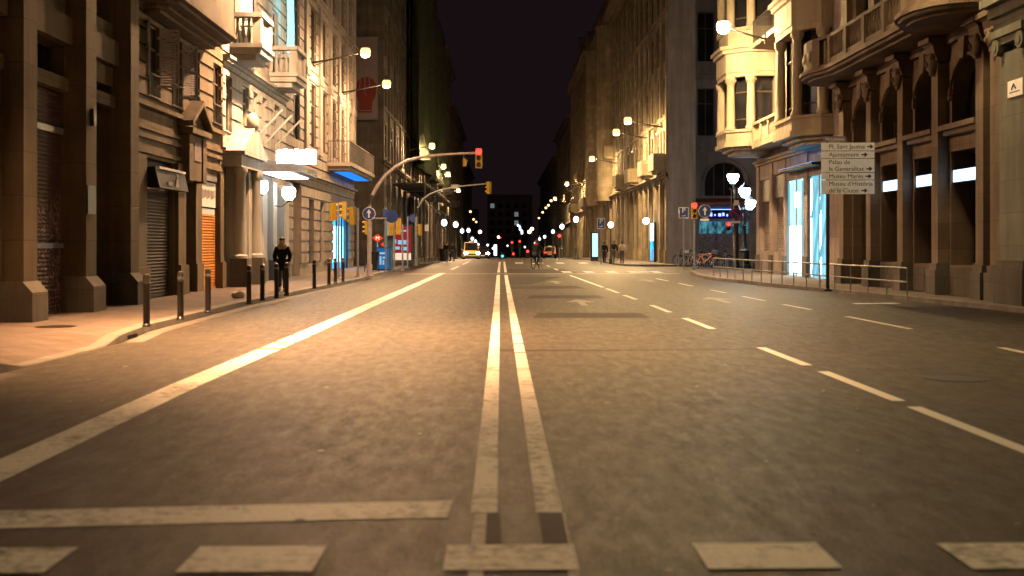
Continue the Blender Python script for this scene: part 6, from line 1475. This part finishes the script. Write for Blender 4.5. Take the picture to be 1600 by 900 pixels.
# ================================================================== CARS
def car(name, label, loc, rz, body_m, upper_m, cat='taxi', lights=True, h=1.58, L=4.5, W=1.8, roof_sign=False, group='cars'):
    """front faces local -y"""
    t = thing(name, label, cat, loc, rz, group)
    def loft(secs, nm, mat, parent, bevel=0):
        m = MB(); prev = None; first = None
        for (y, w0, w1, z0, z1) in secs:
            r = [m.v(p) for p in ((-w0, y, z0), (w0, y, z0), (w0*1.0, y, z0+(z1-z0)*.35), (w1, y, z1-.04), (w1-.06, y, z1), (-w1+.06, y, z1), (-w1, y, z1-.04), (-w0*1.0, y, z0+(z1-z0)*.35))]
            if prev:
                for i in range(8): m.bm.faces.new([prev[i], prev[(i+1) % 8], r[(i+1) % 8], r[i]])
            else: first = r
            prev = r
        m.bm.faces.new(first); m.bm.faces.new(prev[::-1]); return m.build(nm, mat, parent)
    hl, hw = L/2, W/2
    body = loft([(-hl, hw*.78, hw*.72, .32, .62), (-hl+.12, hw*.93, hw*.86, .22, .74), (-hl+.5, hw, hw*.94, .18, .86), (-hl+1.15, hw, hw*.95, .18, .98), (0, hw, hw*.96, .18, 1.0), (hl-.6, hw, hw*.95, .18, 1.0), (hl-.15, hw*.95, hw*.9, .22, .98), (hl, hw*.86, hw*.8, .34, .86)], 'body', MT[body_m], t)
    cabin = loft([(-hl+1.05, hw*.88, hw*.84, .96, 1.0), (-hl+1.75, hw*.9, hw*.74, .97, h-.06), (hl-.9, hw*.9, hw*.74, .97, h-.06), (hl-.22, hw*.86, hw*.8, .95, 1.02)], 'windows', MT['glass'], t)
    roof = loft([(-hl+1.7, hw*.73, hw*.70, h-.075, h-.02), (-hl+2.1, hw*.76, hw*.73, h-.07, h), (hl-1.1, hw*.76, hw*.73, h-.07, h), (hl-.8, hw*.73, hw*.7, h-.075, h-.03)], 'roof', MT[upper_m], t)
    m = MB()
    for s in (-1, 1):
        m.tube([(s*hw*.85, -hl+1.08, 1.0), (s*hw*.745, -hl+1.74, h-.06)], .04, 6); m.tube([(s*hw*.82, hl-.24, 1.02), (s*hw*.745, hl-.92, h-.06)], .05, 6); m.tube([(s*hw*.88, -.0, 1.0), (s*hw*.75, -.05, h-.06)], .035, 6)
    m.build('pillar', MT[upper_m], t)
    for y in (-hl+.85, hl-.85):
        for s in (-1, 1):
            m = MB(); m.lathe([(.2, -.11), (.31, -.11), (.335, -.08), (.335, .08), (.31, .11), (.2, .11)], (s*(hw-.10), y, .335), 18, Matrix.Rotation(R(90), 3, 'Y')); o = m.build('wheel', MT['tyre'], t)
            m = MB(); m.lathe([(.19, -.115), (.19, .115)], (s*(hw-.10), y, .335), 14, Matrix.Rotation(R(90), 3, 'Y')); m.build('rim', MT['galv'], o)
    for s in (-1, 1):
        m = MB(); m.ell((s*hw*.70, -hl+.06, .68), .22, .10, .14, 12, 7); m.build('headlight', MT['head'] if lights else MT['chrome'], t)
        m = MB(); m.box(s*hw*.70-.13, s*hw*.70+.13, hl-.10, hl+.0, .74, .90); m.build('tail_light', MT['tail'] if lights else MT['red'], t, bevel=.02)
        m = MB(); m.ell((s*(hw+.08), -hl+1.4, 1.0), .1, .06, .07, 8, 6); m.build('mirror', MT['carblack'], t)
    m = MB(); m.box(-.26, .26, -hl-.02, -hl+.02, .36, .47); m.box(-.26, .26, hl-.02, hl+.03, .52, .64); m.build('number_plate', MT['signwhite'], t, smooth=False)
    m = MB(); m.box(-.5, .5, -hl-.005, -hl+.03, .5, .6); m.box(-hw*.8, hw*.8, -hl+.0, -hl+.08, .25, .33); m.build('grille', MT['black'], t, smooth=False)
    if roof_sign:
        m = MB(); m.box(-.22, .22, -.5, -.3, h+.002, h+.14); m.build('roof_sign', MT['signwhite'], t, bevel=.02)
        for s in (-1, 1):
            m = MB(); m.box(s*(hw+.004)-.004, s*(hw+.004)+.004, -.9, 1.1, .35, .95); m.build('yellow_door', MT['taxi'], t, smooth=False)
    return t
D = 126.0; car('oncoming_taxi', 'yellow taxi with headlights on, coming towards the camera on the left', (PX(736, D), D, gz(D)+.0), R(4), 'taxi', 'taxi', roof_sign=True, h=1.85)
D = 146.0; car('oncoming_car', 'dark car with headlights on beside the oncoming taxi', (PX(753.5, D), D, gz(D)), R(3), 'carblack', 'carblack', 'car', h=1.5)
D = 158.0; car('departing_taxi', 'black and yellow taxi with red tail lights driving away beyond the cyclist', (PX(859, D), D, gz(D)), R(178), 'carblack', 'taxi', roof_sign=True, h=1.62)
o = bpy.data.objects['departing_taxi']
MB().box(-.47, .47, 2.1, 2.262, .68, 1.0).build('yellow_boot', MT['taxi'], o, bevel=.03)

# ================================================================== CAMERA, SKY, RENDER
cam = bpy.data.cameras.new('camera'); co = bpy.data.objects.new('camera', cam); COL.objects.link(co); S.camera = co
co.location = (0, 0, H); co.rotation_euler = (R(90), 0, 0)
cam.sensor_width = 36; cam.lens = F/1600*36; cam.shift_x = (800-CX)/1600; cam.shift_y = -(450-CY)/1600
cam.clip_start = .1; cam.clip_end = 3000
cam.dof.use_dof = True; cam.dof.focus_distance = 80; cam.dof.aperture_fstop = 1.8
S.render.resolution_x, S.render.resolution_y = 1024, 576
w = bpy.data.worlds.new('World'); S.world = w; w.use_nodes = True
nt = w.node_tree; bg = nt.nodes['Background']
sky = nt.nodes.new('ShaderNodeTexSky'); sky.sky_type = 'NISHITA'; sky.sun_disc = False; sky.sun_elevation = R(-4); sky.sun_rotation = R(140)
nt.links.new(sky.outputs[0], bg.inputs[0]); bg.inputs[1].default_value = .004
bg2 = nt.nodes.new('ShaderNodeBackground'); bg2.inputs[0].default_value = (1.0, .56, .70, 1); bg2.inputs[1].default_value = .0070   # town glow in the night sky
ad = nt.nodes.new('ShaderNodeAddShader'); nt.links.new(bg.outputs[0], ad.inputs[0]); nt.links.new(bg2.outputs[0], ad.inputs[1]); nt.links.new(ad.outputs[0], nt.nodes['World Output'].inputs[0])
sl = bpy.data.lights.new('moon', 'SUN'); sl.energy = .012; sl.angle = R(.5); sl.color = (.75, .85, 1)
so = bpy.data.objects.new('moon', sl); so.rotation_euler = (R(40), 0, R(140)); COL.objects.link(so)
S.view_settings.view_transform = 'Standard'; S.view_settings.look = 'None'; S.view_settings.exposure = 0.2; S.view_settings.gamma = 1
S.view_settings.use_curve_mapping = False
S.render.engine = 'CYCLES'
cy = S.cycles
cy.use_denoising = True; cy.max_bounces = 5; cy.diffuse_bounces = 3; cy.glossy_bounces = 2; cy.sample_clamp_indirect = 2.0; cy.sample_clamp_direct = 0
cy.use_light_tree = True; cy.caustics_reflective = False; cy.caustics_refractive = False
